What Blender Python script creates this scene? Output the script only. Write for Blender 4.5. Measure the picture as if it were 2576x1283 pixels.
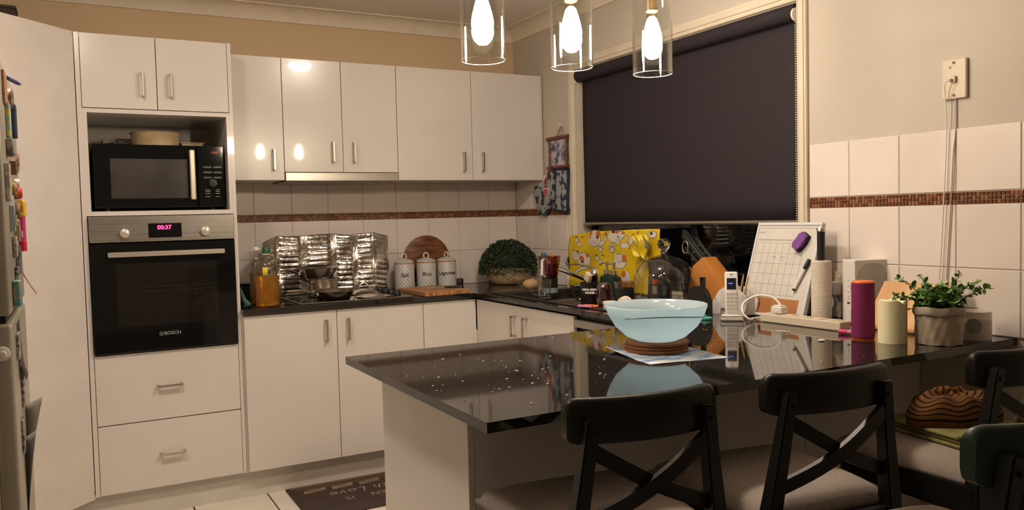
import bpy, bmesh, math, random
from mathutils import Vector, Matrix
random.seed(7)
PI = math.pi
for o in list(bpy.data.objects): bpy.data.objects.remove(o)
S = bpy.context.scene
COL = S.collection

# ------------------------------------------------------------------ camera
cd = bpy.data.cameras.new('camera'); cam = bpy.data.objects.new('camera', cd); COL.objects.link(cam)
cd.sensor_width = 36.0; cd.lens = 36.0 * 2037.82 / 2576.0; cd.clip_start = 0.02
R_ = Matrix(((0.877801, 0.043863, -0.477013), (-0.478398, 0.029305, -0.877654), (-0.024518, 0.998608, 0.046707)))
cam.matrix_world = Matrix.Translation((-2.46372, -4.45629, 1.29688)) @ R_.to_4x4()
S.camera = cam
# ------------------------------------------------------------------ world, exposure
w = bpy.data.worlds.new('night'); S.world = w; w.use_nodes = True
bg = w.node_tree.nodes['Background']; bg.inputs[0].default_value = (0.010, 0.012, 0.018, 1); bg.inputs[1].default_value = 0.25
S.view_settings.view_transform = 'Standard'; S.view_settings.look = 'None'
S.view_settings.gamma = 1.0; S.view_settings.use_curve_mapping = False
S.view_settings.exposure = 0.0
BULB_STRENGTH = 225.0          # pendant filaments
FILL_STRENGTH = 122.0        # added fill lamp near the fridge, out of view
KITCHEN_STRENGTH = 310.0       # ceiling light by the sink
WARM = (1.0, 0.76, 0.53)

# ------------------------------------------------------------------ materials
MATS = {}
def mat(name, col=(.8,.8,.8), rough=.5, metal=0.0, col2=None, nscale=8.0, ndetail=4.0, stretch=(1,1,1), bump=0.0, bscale=60.0,
        coat=0.0, spec=.5, emit=None, estr=0.0, trans=0.0, ior=1.45, sheen=0.0, contrast=(.35,.65), rvar=0.0, alpha=1.0):
    if name in MATS: return MATS[name]
    m = bpy.data.materials.new(name); m.use_nodes = True
    nt = m.node_tree; N = nt.nodes; L = nt.links; b = N['Principled BSDF']
    b.inputs['Base Color'].default_value = (*col, 1); b.inputs['Roughness'].default_value = rough
    b.inputs['Metallic'].default_value = metal; b.inputs['Specular IOR Level'].default_value = spec
    b.inputs['Coat Weight'].default_value = coat; b.inputs['Coat Roughness'].default_value = .05
    b.inputs['Transmission Weight'].default_value = trans; b.inputs['IOR'].default_value = ior
    b.inputs['Sheen Weight'].default_value = sheen; b.inputs['Alpha'].default_value = alpha
    tc = N.new('ShaderNodeTexCoord'); mp = N.new('ShaderNodeMapping'); mp.inputs['Scale'].default_value = stretch
    L.new(tc.outputs['Object'], mp.inputs['Vector'])
    if col2 is None: col2 = tuple(c*.94 for c in col)
    nz = N.new('ShaderNodeTexNoise'); nz.inputs['Scale'].default_value = nscale; nz.inputs['Detail'].default_value = ndetail
    L.new(mp.outputs[0], nz.inputs['Vector'])
    cr = N.new('ShaderNodeValToRGB'); cr.color_ramp.elements[0].position, cr.color_ramp.elements[1].position = contrast
    cr.color_ramp.elements[0].color = (*col2, 1); cr.color_ramp.elements[1].color = (*col, 1)
    L.new(nz.outputs['Fac'], cr.inputs[0]); L.new(cr.outputs[0], b.inputs['Base Color'])
    if rvar:
        mr = N.new('ShaderNodeMapRange'); mr.inputs[3].default_value = rough - rvar; mr.inputs[4].default_value = rough + rvar
        L.new(nz.outputs['Fac'], mr.inputs[0]); L.new(mr.outputs[0], b.inputs['Roughness'])
    if bump:
        n2 = N.new('ShaderNodeTexNoise'); n2.inputs['Scale'].default_value = bscale; n2.inputs['Detail'].default_value = 3
        L.new(mp.outputs[0], n2.inputs['Vector'])
        bp = N.new('ShaderNodeBump'); bp.inputs['Strength'].default_value = bump; bp.inputs['Distance'].default_value = .01
        L.new(n2.outputs['Fac'], bp.inputs['Height']); L.new(bp.outputs[0], b.inputs['Normal'])
    if emit:
        b.inputs['Emission Color'].default_value = (*emit, 1); b.inputs['Emission Strength'].default_value = estr
    MATS[name] = m
    return m
def thin_glass(name, tint=(1,1,1), refl=.9, base=.04, power=3.0, rough=0.02):
    # thin clear shell: see-through with a fresnel reflection
    if name in MATS: return MATS[name]
    m = bpy.data.materials.new(name); m.use_nodes = True; nt = m.node_tree; N = nt.nodes; L = nt.links
    N.remove(N['Principled BSDF']); out = N['Material Output']
    t = N.new('ShaderNodeBsdfTransparent'); t.inputs[0].default_value = (*tint, 1)
    g = N.new('ShaderNodeBsdfGlossy'); g.inputs['Color'].default_value = (1,1,1,1); g.inputs['Roughness'].default_value = rough
    lw = N.new('ShaderNodeLayerWeight'); lw.inputs[0].default_value = .5
    pw = N.new('ShaderNodeMath'); pw.operation = 'POWER'; pw.inputs[1].default_value = power
    L.new(lw.outputs['Facing'], pw.inputs[0])
    mr = N.new('ShaderNodeMapRange'); mr.inputs[3].default_value = base; mr.inputs[4].default_value = refl
    L.new(pw.outputs[0], mr.inputs[0])
    nz = N.new('ShaderNodeTexNoise'); nz.inputs['Scale'].default_value = 40
    mx = N.new('ShaderNodeMixShader'); L.new(mr.outputs[0], mx.inputs[0]); L.new(t.outputs[0], mx.inputs[1]); L.new(g.outputs[0], mx.inputs[2])
    L.new(mx.outputs[0], out.inputs[0]); MATS[name] = m
    return m
def diamond_mat(name, c1, c2, nu, nv):
    if name in MATS: return MATS[name]
    m = mat(name, c1, .35, spec=.5); nt = m.node_tree; N = nt.nodes; L = nt.links
    tc = N.new('ShaderNodeTexCoord'); mp = N.new('ShaderNodeMapping'); mp.inputs['Scale'].default_value = (nu, nv, 1)
    L.new(tc.outputs['UV'], mp.inputs[0]); sx = N.new('ShaderNodeSeparateXYZ'); L.new(mp.outputs[0], sx.inputs[0])
    def mth(op, a, b=None):
        n = N.new('ShaderNodeMath'); n.operation = op
        for i, v in enumerate((a, b)):
            if v is None: continue
            if isinstance(v, (int, float)): n.inputs[i].default_value = v
            else: L.new(v, n.inputs[i])
        return n.outputs[0]
    fu = mth('ABSOLUTE', mth('SUBTRACT', mth('FRACT', sx.outputs[0]), .5)); fv = mth('ABSOLUTE', mth('SUBTRACT', mth('FRACT', sx.outputs[1]), .5))
    d = mth('ABSOLUTE', mth('SUBTRACT', mth('ADD', fu, fv), .5))
    k = mth('LESS_THAN', d, .11)
    mx = N.new('ShaderNodeMix'); mx.data_type = 'RGBA'; L.new(k, mx.inputs[0])
    mx.inputs[6].default_value = (*c1, 1); mx.inputs[7].default_value = (*c2, 1)
    L.new(mx.outputs[2], N['Principled BSDF'].inputs['Base Color'])
    return m
def stripe_mat(name, c1, c2, freq, axis=2, width=.2, rough=.9, wob=.25):
    if name in MATS: return MATS[name]
    m = mat(name, c1, rough, spec=.1); nt = m.node_tree; N = nt.nodes; L = nt.links
    tc = N.new('ShaderNodeTexCoord'); wv = N.new('ShaderNodeTexWave'); wv.bands_direction = 'XYZ'[axis]
    wv.inputs['Scale'].default_value = freq; wv.inputs['Distortion'].default_value = wob; wv.inputs['Detail'].default_value = 1
    L.new(tc.outputs['UV'], wv.inputs[0])
    cr = N.new('ShaderNodeValToRGB'); cr.color_ramp.interpolation = 'CONSTANT'
    cr.color_ramp.elements[0].color = (*c2, 1); cr.color_ramp.elements[1].color = (*c1, 1); cr.color_ramp.elements[1].position = width
    L.new(wv.outputs['Fac'], cr.inputs[0]); L.new(cr.outputs[0], N['Principled BSDF'].inputs['Base Color'])
    return m

# ------------------------------------------------------------------ mesh helpers
class MB:
    def __init__(s): s.bm = bmesh.new(); s.uv = s.bm.loops.layers.uv.new('UVMap')
    def _add(s, verts, faces, uvs=None):
        vs = [s.bm.verts.new(v) for v in verts]; out = []
        for k, f in enumerate(faces):
            try: fc = s.bm.faces.new([vs[i] for i in f])
            except ValueError: continue
            out.append(fc)
            if uvs:
                for lp, i in zip(fc.loops, f): lp[s.uv].uv = uvs[i]
        return vs, out
    def box(s, x0, x1, y0, y1, z0, z1, bev=0.0, seg=1, rot=None, piv=None):
        x0, x1 = sorted((x0, x1)); y0, y1 = sorted((y0, y1)); z0, z1 = sorted((z0, z1))
        v = [(x, y, z) for x in (x0, x1) for y in (y0, y1) for z in (z0, z1)]
        f = [(0,1,3,2),(4,6,7,5),(0,4,5,1),(2,3,7,6),(0,2,6,4),(1,5,7,3)]
        vs, fs = s._add(v, f)
        if bev:
            es = list({e for fc in fs for e in fc.edges})
            r = bmesh.ops.bevel(s.bm, geom=es, offset=bev, segments=seg, affect='EDGES', profile=.5)
            vs = list({vv for fc in r['faces'] for vv in fc.verts} | {vv for vv in vs if vv.is_valid})
        if rot is not None:
            M = Matrix.Translation(piv or Vector(((x0+x1)/2, (y0+y1)/2, (z0+z1)/2)))
            M = M @ rot @ M.inverted() if not isinstance(rot, Matrix) else M @ rot.to_4x4() @ M.inverted()
            for vv in vs: vv.co = M @ vv.co
        return s
    def lathe(s, prof, cx=0, cy=0, seg=32, z0=0, closed=False, capb=True, capt=True, sx=1, sy=1):
        n = len(prof); v = []; uvs = []
        zs = [p[1] for p in prof]; zr = (max(zs)-min(zs)) or 1
        for i in range(seg+1):
            a = 2*PI*i/seg
            for r, z in prof:
                v.append((cx+r*math.cos(a)*sx, cy+r*math.sin(a)*sy, z0+z)); uvs.append((i/seg, (z-min(zs))/zr))
        f = [(i*n+j, (i+1)*n+j, (i+1)*n+j+1, i*n+j+1) for i in range(seg) for j in range(n-1)]
        if closed: f += [(i*n+n-1, (i+1)*n+n-1, (i+1)*n, i*n) for i in range(seg)]
        vs, _ = s._add(v, f, uvs)
        if not closed:
            if capb and prof[0][0] > 1e-5: s._cap([vs[i*n] for i in range(seg)][::-1])
            if capt and prof[-1][0] > 1e-5: s._cap([vs[i*n+n-1] for i in range(seg)])
        return s
    def _cap(s, vs):
        try: s.bm.faces.new(vs)
        except ValueError: pass
    def tube(s, pts, r, seg=8, caps=True, flat=1.0):
        P = [Vector(p) for p in pts]; n = len(P); rs = r if isinstance(r, (list, tuple)) else [r]*n
        rings = []; up = None
        for i, p in enumerate(P):
            t = ((P[min(i+1, n-1)] - P[max(i-1, 0)]) or Vector((0,0,1))).normalized()
            if up is None:
                up = Vector((0,0,1)) if abs(t.z) < .95 else Vector((1,0,0))
            a = t.cross(up).normalized(); b = a.cross(t).normalized(); up = b
            rings.append([s.bm.verts.new(p + (a*math.cos(2*PI*k/seg) + b*math.sin(2*PI*k/seg)*flat)*rs[i]) for k in range(seg)])
        for i in range(n-1):
            for k in range(seg):
                s.bm.faces.new((rings[i][k], rings[i][(k+1) % seg], rings[i+1][(k+1) % seg], rings[i+1][k]))
        if caps: s._cap(rings[0][::-1]); s._cap(rings[-1])
        return s
    def bar(s, a, b, w, h, up=(0,0,1), bev=0.0):
        a = Vector(a); b = Vector(b); t = (b-a).normalized(); u = Vector(up); sd = t.cross(u).normalized(); u = sd.cross(t).normalized()
        v = [p + sd*i*w/2 + u*j*h/2 for p in (a, b) for i, j in ((-1,-1),(1,-1),(1,1),(-1,1))]
        vs, fs = s._add(v, [(0,3,2,1),(4,5,6,7),(0,1,5,4),(1,2,6,5),(2,3,7,6),(3,0,4,7)])
        if bev:
            es = list({e for fc in fs for e in fc.edges}); bmesh.ops.bevel(s.bm, geom=es, offset=bev, segments=1, affect='EDGES')
        return s
    def prism(s, outline, axis, d0, d1, bev=0):
        # outline of 2D points extruded along axis; axis 'x': (y,z), 'y': (x,z), 'z': (x,y)
        def p3(q, d):
            return {'x': (d, q[0], q[1]), 'y': (q[0], d, q[1]), 'z': (q[0], q[1], d)}[axis]
        n = len(outline); v = [p3(q, d0) for q in outline] + [p3(q, d1) for q in outline]
        f = [tuple(range(n))[::-1], tuple(range(n, 2*n))] + [(i, (i+1) % n, n+(i+1) % n, n+i) for i in range(n)]
        vs, fs = s._add(v, f)
        if bev:
            es = [e for e in {e for fc in fs[:2] for e in fc.edges}]
            bmesh.ops.bevel(s.bm, geom=es, offset=bev, segments=2, affect='EDGES')
        return s
    def grid(s, fn, nu, nv, u0=0, u1=1, v0=0, v1=1):
        v = []; uvs = []
        for i in range(nu+1):
            for j in range(nv+1):
                a = u0+(u1-u0)*i/nu; b = v0+(v1-v0)*j/nv; v.append(fn(a, b)); uvs.append((a, b))
        f = [(i*(nv+1)+j, (i+1)*(nv+1)+j, (i+1)*(nv+1)+j+1, i*(nv+1)+j+1) for i in range(nu) for j in range(nv)]
        s._add(v, f, uvs); return s
    def sphere(s, c, r, seg=16, rings=10, sc=(1,1,1)):
        prof = [(r*math.sin(PI*i/rings), -r*math.cos(PI*i/rings)) for i in range(rings+1)]
        b0 = set(s.bm.verts); s.lathe(prof, 0, 0, seg)
        for vv in s.bm.verts:
            if vv not in b0: vv.co = Vector((vv.co.x*sc[0]+c[0], vv.co.y*sc[1]+c[1], vv.co.z*sc[2]+c[2]))
        return s
    def xf(s, M):
        for vv in s.bm.verts: vv.co = M @ vv.co
        return s
    def build(s, name, m, parent=None, smooth=False, solid=0, recalc=True):
        bmesh.ops.remove_doubles(s.bm, verts=s.bm.verts, dist=1e-6)
        if recalc: bmesh.ops.recalc_face_normals(s.bm, faces=s.bm.faces)
        me = bpy.data.meshes.new(name); s.bm.to_mesh(me); s.bm.free()
        me.materials.append(m)
        if smooth:
            for p in me.polygons: p.use_smooth = True
            if smooth != 'full':
                try: me.set_sharp_from_angle(angle=math.radians(40))
                except Exception: pass
        o = bpy.data.objects.new(name, me); COL.objects.link(o)
        if parent: o.parent = parent
        if solid:
            md = o.modifiers.new('s', 'SOLIDIFY'); md.thickness = solid; md.offset = 0
        return o
def empty(name, loc=(0,0,0), rz=0):
    o = bpy.data.objects.new(name, None); COL.objects.link(o); o.location = loc; o.rotation_euler = (0, 0, rz); o.empty_display_size = .05
    return o
def tag(o, label, cat, group=None, kind=None):
    o['label'] = label; o['category'] = cat
    if group: o['group'] = group
    if kind: o['kind'] = kind
    return o
def thing(name, label, cat, loc=(0,0,0), rz=0, group=None): return tag(empty(name, loc, rz), label, cat, group)
def struct(o): o['kind'] = 'structure'; return o
def text(body, size, M, m, parent, name='lettering', extr=.0004, shear=0, align='CENTER', bold=0.0, spacing=1.0):
    c = bpy.data.curves.new('txt', 'FONT'); c.body = body; c.size = size; c.extrude = extr; c.shear = shear
    c.align_x = align; c.align_y = 'CENTER'; c.offset = bold; c.resolution_u = 3; c.space_character = spacing
    t = bpy.data.objects.new('t', c); COL.objects.link(t)
    dg = bpy.context.evaluated_depsgraph_get(); me = bpy.data.meshes.new_from_object(t.evaluated_get(dg))
    bpy.data.objects.remove(t); me.transform(M); me.materials.clear(); me.materials.append(m); me.name = name
    o = bpy.data.objects.new(name, me); COL.objects.link(o)
    if parent: o.parent = parent
    return o
def face_mat(pos, right, up):
    r = Vector(right).normalized(); u = Vector(up).normalized(); n = r.cross(u)
    return Matrix.Translation(pos) @ Matrix((r, u, n)).transposed().to_4x4()

# ------------------------------------------------------------------ palette
WHITE = mat('white_gloss_laminate', (.71,.655,.61), .22, coat=.25, nscale=2)
CARC = mat('white_carcass_melamine', (.70,.64,.59), .4)
STEEL = mat('brushed_steel', (.62,.58,.53), .30, 1.0, col2=(.50,.47,.43), nscale=30, stretch=(.05,1,14), rvar=.06)
SATIN = mat('satin_nickel', (.62,.56,.48), .33, 1.0)
CHROME = mat('chrome', (.78,.78,.78), .08, 1.0)
BLACKG = mat('black_gloss_glass', (.006,.006,.006), .06, spec=.5)
BLACKP = mat('black_plastic', (.012,.012,.012), .38)
DGLASS = mat('dark_window_glass', (.035,.03,.026), .12)
STONE = mat('black_polished_stone', (.010,.009,.008), .045, col2=(.016,.014,.012), nscale=260, spec=1.0, contrast=(.5,.62))
PAINT_B = mat('tan_wall_paint', (.66,.50,.32), .85, nscale=2, spec=.2)
PAINT_R = mat('cream_wall_paint', (.56,.50,.425), .85, nscale=2, spec=.2, bump=.03, bscale=30)
CEILM = mat('ceiling_paint', (.86,.78,.72), .9, nscale=2, spec=.1)
CORN = mat('cornice_paint', (.78,.68,.55), .85, spec=.1)
TRIM = mat('cream_gloss_trim', (.68,.60,.47), .4)
TILE = mat('glazed_white_tile', (.76,.68,.625), .22, col2=(.72,.64,.585), nscale=3, bump=.12, bscale=7, spec=.5)
GROUT = mat('wall_grout', (.50,.44,.37), .9)
MOSA = mat('brown_mosaic_glass', (.22,.075,.03), .2, col2=(.10,.03,.012), nscale=90, ndetail=1)
MOSB = mat('amber_mosaic_glass', (.34,.15,.06), .2, col2=(.24,.09,.035), nscale=90, ndetail=1)
FTILE = mat('beige_floor_tile', (.80,.74,.66), .32, col2=(.74,.68,.59), nscale=7)
FGROUT = mat('dark_floor_grout', (.06,.05,.042), .9)
KICK = mat('white_kickboard', (.66,.62,.56), .3)
BLACKW = mat('black_stained_wood', (.007,.006,.0052), .36, spec=.35, col2=(.010,.0085,.0075), nscale=14, stretch=(1,1,.2))
SEATF = mat('beige_linen_seat', (.37,.315,.28), .95, col2=(.29,.245,.215), nscale=260, bump=.3, bscale=500, spec=.1)
BLINDF = mat('charcoal_blockout_fabric', (.028,.022,.027), .75, nscale=300, spec=.25)
GLASS = thin_glass('clear_glass', (.97,.98,.97), .75, .05, 3.0)
WPLAST = mat('white_plastic', (.74,.70,.66), .32)
CPLAST = mat('cream_plastic', (.62,.53,.41), .4)
INK = mat('black_ink', (.012,.012,.014), .5)
GREYINK = mat('grey_ink', (.26,.25,.25), .6)
WHITEINK = mat('white_ink', (.8,.78,.74), .5)

# ------------------------------------------------------------------ room
FLX0, RY = -3.9, -7.6
floor = struct(MB().box(FLX0-.1, .12, RY-.1, .1, -.12, -.006).build('floor', FGROUT))
tm = None
def tile_piece(name, m, bm_fn, parent):
    pass
FT = .3333
me_ft = None
for i in range(-1, 8):
    for j in range(0, 16):
        x1 = -.355 - FT*(i-0); x0 = x1 - FT; y1 = -.432 - FT*(j-1); y0 = y1 - FT
        if x0 < FLX0: continue
        if me_ft is None:
            o = MB().box(-FT/2+.003, FT/2-.003, -FT/2+.003, FT/2-.003, -.006, 0, .002).build('floor_tile', FTILE, floor); me_ft = o.data
        else:
            o = bpy.data.objects.new('floor_tile', me_ft); COL.objects.link(o); o.parent = floor
        o.location = ((x0+x1)/2, (y0+y1)/2, 0)
CZ = 2.445
ceil_ = struct(MB().box(FLX0-.1, .12, RY-.1, .1, CZ, CZ+.1).build('ceiling', CEILM))
wall_back = struct(MB().box(FLX0-.1, .12, 0, .1, 0, CZ).build('wall_back', PAINT_B))
WY0, WY1, WZ0, WZ1 = -2.25, -.70, .915, 2.09
wall_right = struct(MB().box(0, .12, WY1, 0, 0, CZ).box(0, .12, RY, WY0, 0, CZ).box(0, .12, WY0, WY1, 0, WZ0).box(0, .12, WY0, WY1, WZ1, CZ).build('wall_right', PAINT_R))
PAINT_L = mat('pale_wall_paint', (.74,.69,.62), .85, nscale=2, spec=.2)
wall_left = struct(MB().box(FLX0-.1, FLX0, RY, 0, 0, CZ).build('wall_left', PAINT_L))
wall_rear = struct(MB().box(FLX0-.1, .12, RY-.1, RY, 0, CZ).build('wall_rear', PAINT_L))
def cornice(name, a, b, n):
    # cove moulding: profile (out from wall, z), with a small bead along the ceiling
    prof = [(0, CZ-.072)] + [(.012+.078*(1-math.cos(t*PI/2/8)), CZ-.072+.066*math.sin(t*PI/2/8)) for t in range(9)] + [(.098, CZ-.006), (.098, CZ)]
    mb = MB(); a = Vector(a); b = Vector(b); n = Vector(n); v = []
    d = (b-a).normalized()
    for k, p in enumerate((a, b)):
        for q, z in prof:
            mit = q if k == 0 else 0
            v.append(p + n*q + d*mit*(1 if k == 0 else 0) + Vector((0,0,z)))
        v.append(p + Vector((0,0,CZ)))
    k = len(prof)+1
    mb._add(v, [(i, i+1, k+i+1, k+i) for i in range(k-1)] + [tuple(range(k)), tuple(range(k, 2*k))])
    return struct(mb.build(name, CORN, smooth=True))
cornice('trim_1', (0,0,0), (FLX0,0,0), (0,-1,0))
cornice('trim_2', (0,0,0), (0,RY,0), (-1,0,0))

# wall tiles: rows from the worktop up, mosaic band between
ZR = [(.9, 1.1026), (1.1026, 1.3026), (1.3412, 1.5412)]
G = .0015; TT = .007
_tc = {}
def wtile(parent, wall, a0, a1, z0, z1):
    key = (wall, round(a1-a0, 4), round(z1-z0, 4)); hw = (a1-a0)/2-G; hz = (z1-z0)/2-G
    if hw < .004: return
    if key not in _tc:
        mb = MB()
        if wall == 'b': mb.box(-hw, hw, -TT, -.0005, -hz, hz, .0018)
        else: mb.box(-TT, -.0005, -hw, hw, -hz, hz, .0018)
        o = mb.build('wall_tile', TILE, parent); _tc[key] = o.data
    else:
        o = bpy.data.objects.new('wall_tile', _tc[key]); COL.objects.link(o); o.parent = parent
    c = (a0+a1)/2; o.location = (c, 0, (z0+z1)/2) if wall == 'b' else (0, c, (z0+z1)/2)
gb = MB().box(-1.786, -.004, -.004, -.0002, .9, 1.5412).build('grout_bed', GROUT, wall_back)
gr = MB().box(-.004, -.0002, -.63, -.004, .9, 1.5412).box(-.004, -.0002, -3.7, -2.30, .9, 1.5412).build('grout_bed', GROUT, wall_right)
xs = [0, -.2007] + [-.2007-.2*k for k in range(1, 8)] + [-1.786]
for k in range(len(xs)-1):
    for z0, z1 in ZR: wtile(wall_back, 'b', xs[k+1], xs[k]-(.008 if k == 0 else 0), z0, z1)
ys = [0, -.2037, -.4037, -.6037, -.63]
for k in range(len(ys)-1):
    for z0, z1 in ZR: wtile(wall_right, 'r', ys[k+1], ys[k]-(.008 if k == 0 else 0), z0, z1)
ys = [-2.30, -2.478, -2.678, -2.878, -3.078, -3.278, -3.478, -3.678]
for k in range(len(ys)-1):
    for z0, z1 in ZR: wtile(wall_right, 'r', ys[k+1], ys[k], z0, z1)
# mosaic band: chips on the near stretch of the right wall one by one, the far stretches joined
PCH = .01287; CH = .0053
cm = []
for mm in (MOSA, MOSB):
    o = MB().box(-.0085, -.0005, -CH, CH, -CH, CH, .001).build('mosaic_chip', mm, wall_right); cm.append(o.data); COL.objects.unlink(o); bpy.data.objects.remove(o)
y = -2.30 - PCH/2
while y > -3.10:
    for k in range(3):
        o = bpy.data.objects.new('mosaic_chip', random.choice((cm[0], cm[0], cm[1]))); COL.objects.link(o); o.parent = wall_right
        o.location = (0, y, 1.3026 + PCH*(k+.5))
    y -= PCH
far = [MB(), MB()]
x = -PCH
while x > -1.78:
    for k in range(3): far[random.random() < .3].box(x-CH, x+CH, -.0085, -.0005, 1.3026+PCH*(k+.5)-CH, 1.3026+PCH*(k+.5)+CH)
    x -= PCH
for mb, mm in zip(far, (MOSA, MOSB)): mb.build('mosaic_band', mm, wall_back)['kind'] = 'stuff'
far = [MB(), MB()]
for lo, hi in ((-.63, -PCH), (-3.68, -3.1)):
    y = hi
    while y > lo:
        for k in range(3): far[random.random() < .3].box(-.0085, -.0005, y-CH, y+CH, 1.3026+PCH*(k+.5)-CH, 1.3026+PCH*(k+.5)+CH)
        y -= PCH
for mb, mm in zip(far, (MOSA, MOSB)): mb.build('mosaic_band', mm, wall_right)['kind'] = 'stuff'

# window with architrave, reveal, sashes, roller blind
def arch(name, y0, y1, z0, z1, vert):
    mb = MB()
    mb.box(-.016, 0, y0, y1, z0, z1, .003)
    if vert:
        c = (y0+y1)/2
        mb.box(-.022, -.012, c-.014, c+.010, z0, z1, .004, 2); mb.box(-.019, -.012, c+.013, c+.019, z0, z1, .002)
    else:
        c = (z0+z1)/2; mb.box(-.022, -.012, y0, y1, c-.010, c+.014, .004, 2)
    return struct(mb.build(name, TRIM))
arch('trim_3', WY1, WY1+.055, .9, WZ1+.055, True)
arch('trim_4', WY0-.045, WY0, .9, WZ1+.055, True)
arch('trim_5', WY0, WY1, WZ1, WZ1+.055, False)
win = struct(empty('window_1', (.0, (WY0+WY1)/2, WZ0)))
def wpart(mb, name, m, **k):
    o = mb.build(name, m, **k); o.parent = win; o.matrix_parent_inverse = Matrix.Translation(win.location).inverted(); return o
ALU = mat('black_aluminium_frame', (.012,.011,.010), .4)
wpart(MB().box(0, .09, WY0, WY1, WZ0-.002, WZ0+.006).box(0, .09, WY1-.004, WY1, WZ0, WZ1).box(0, .09, WY0, WY0+.004, WZ0, WZ1).box(0, .09, WY0, WY1, WZ1-.004, WZ1), 'reveal', TRIM)
wpart(MB().box(.085, .115, WY0, WY1, WZ0, WZ0+.03).box(.085, .115, WY0, WY1, WZ1-.03, WZ1).box(.085, .115, WY1-.03, WY1, WZ0, WZ1).box(.085, .115, WY0, WY0+.03, WZ0, WZ1), 'window_frame', ALU)
wpart(MB().box(.078, .112, -1.575, -1.530, WZ0, WZ1, .003), 'mullion', ALU)
PANE = mat('night_window_pane', (.004,.004,.004), .04, spec=.6)
NPANE = thin_glass('night_pane', (.55,.55,.55), .5, .05, 3)
for a, b in ((WY0+.03, -1.575), (-1.530, WY1-.03)):
    wpart(MB().box(.096, .100, a, b, WZ0+.03, WZ1-.03), 'pane', NPANE)
# dark garden outside
gd = MB().box(.14, 4, -6, 3, -.12, -.06).build('garden_ground', mat('dark_soil', (.03,.025,.015), .95)); struct(gd)
FEN = mat('dark_garden_hedge', (.02,.022,.012), .95, col2=(.006,.006,.004), nscale=6, contrast=(.4,.6))
hd = MB(); hr = random.Random(3)
for k in range(900):
    c = Vector((.75+hr.random()*.5, -4+5.5*hr.random(), .1+2.0*hr.random())); s_ = .05+.05*hr.random()
    a = Vector((hr.gauss(0,1), hr.gauss(0,1), hr.gauss(0,1))).normalized(); b = a.orthogonal().normalized(); q = a.cross(b)
    hd._add([c-b*s_, c+q*s_*.4, c+b*s_, c-q*s_*.4], [(0,1,2,3)])
tag(hd.build('garden_hedge', FEN), 'dark leafy hedge outside the window at night', 'hedge', kind='stuff')

bl = thing('roller_blind', 'dark charcoal roller blind pulled down over the kitchen window', 'blind', (.03, (WY0+WY1)/2, 1.245))
def child(mb, name, m, root, **k):
    o = mb.build(name, m, **k); o.parent = root
    mw = Matrix.Translation(root.location) @ Matrix.Rotation(root.rotation_euler.z, 4, 'Z')
    o.matrix_parent_inverse = mw.inverted(); return o
child(MB().grid(lambda a, b: (.022+.0015*math.sin(a*9)+.001*math.sin(b*7+a*3), -.735+(-2.235+.735)*a, 1.255+(2.05-1.255)*b), 24, 10), 'fabric', BLINDF, bl, smooth=True, solid=.001)
mb = MB(); mb.tube([(.012, -.715, 2.055), (.012, -2.238, 2.055)], .033, 20); child(mb, 'roller_tube', BLINDF, bl, smooth=True)
mb = MB(); mb.tube([(.022, -.728, 1.250), (.022, -2.240, 1.250)], .011, 10, flat=.8); child(mb, 'bottom_rail', mat('bronze_rail', (.34,.29,.23), .35, .6), bl, smooth=True)
child(MB().box(-.012, .04, -.712, -.706, 2.02, 2.088, .002), 'bracket', WPLAST, bl)
child(MB().lathe([(.0,-.004),(.026,-.004),(.026,.004),(0,.004)], 0, 0, 18).xf(Matrix.Translation((-.006,-2.243,2.04)) @ Matrix.Rotation(PI/2, 4, 'X')), 'chain_wheel', WPLAST, bl)
mb = MB()
for k in range(86):
    mb.sphere((-.008, -2.240, 2.02-k*.0092), .0028, 6, 4)
child(mb, 'bead_chain', mat('bead_chain_metal', (.55,.48,.38), .35, .4), bl, smooth=True)

# ------------------------------------------------------------------ cabinets
def cp(root, mb, name, m, **k): return child(mb, name, m, root, **k)
def handle_v(parent, x, y, z0, z1, dy=-.028, wx=.011):      # vertical bar pull on a front that faces -y
    mb = MB().box(x-wx/2, x+wx/2, y+dy-.004, y+dy+.006, z0, z1, .0015).box(x-wx/2, x+wx/2, y+dy, y, z0, z0+.009).box(x-wx/2, x+wx/2, y+dy, y, z1-.009, z1)
    return mb.build('handle', SATIN, parent)
def handle_h(parent, x0, x1, y, z, dy=-.028, h=.011):
    mb = MB().box(x0, x1, y+dy-.004, y+dy+.006, z-h/2, z+h/2, .0015).box(x0, x0+.009, y+dy, y, z-h/2, z+h/2).box(x1-.009, x1, y+dy, y, z-h/2, z+h/2)
    return mb.build('handle', SATIN, parent)
def cab(name, label, loc=(0,0,0)): return thing(name, label, 'cabinet', loc)
# tall oven tower
YT = -.558
tw = cab('oven_tower_cabinet', 'tall white cabinet tower holding the microwave and wall oven')
mb = MB()
mb.box(-2.418, -2.400, YT, -.012, .13, 2.122).box(-1.802, -1.786, YT, -.012, .13, 2.122)
mb.box(-2.400, -1.802, YT+.019, -.012, 2.104, 2.122).box(-2.400, -1.802, -.03, -.012, .13, 2.10)
mb.box(-2.400, -1.802, YT+.001, -.03, 1.345, 1.364).box(-2.400, -1.802, YT+.001, -.03, 1.786, 1.804)
mb.box(-2.400, -2.382, YT+.001, -.03, 1.364, 1.786).box(-1.816, -1.802, YT+.001, -.03, 1.364, 1.786)
mb.box(-2.400, -1.802, YT+.03, -.03, .725, .743).box(-2.400, -1.802, YT+.03, -.03, .13, .148)
mb.build('body', WHITE, tw)
for x0, x1, hx in ((-2.398, -2.1045, -2.160), (-2.1015, -1.804, -2.046)):
    d = MB().box(x0, x1, YT-.001, YT+.017, 1.807, 2.121, .0012).build('door', WHITE, tw); handle_v(d, hx, YT-.001, 1.860, 1.965)
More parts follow.
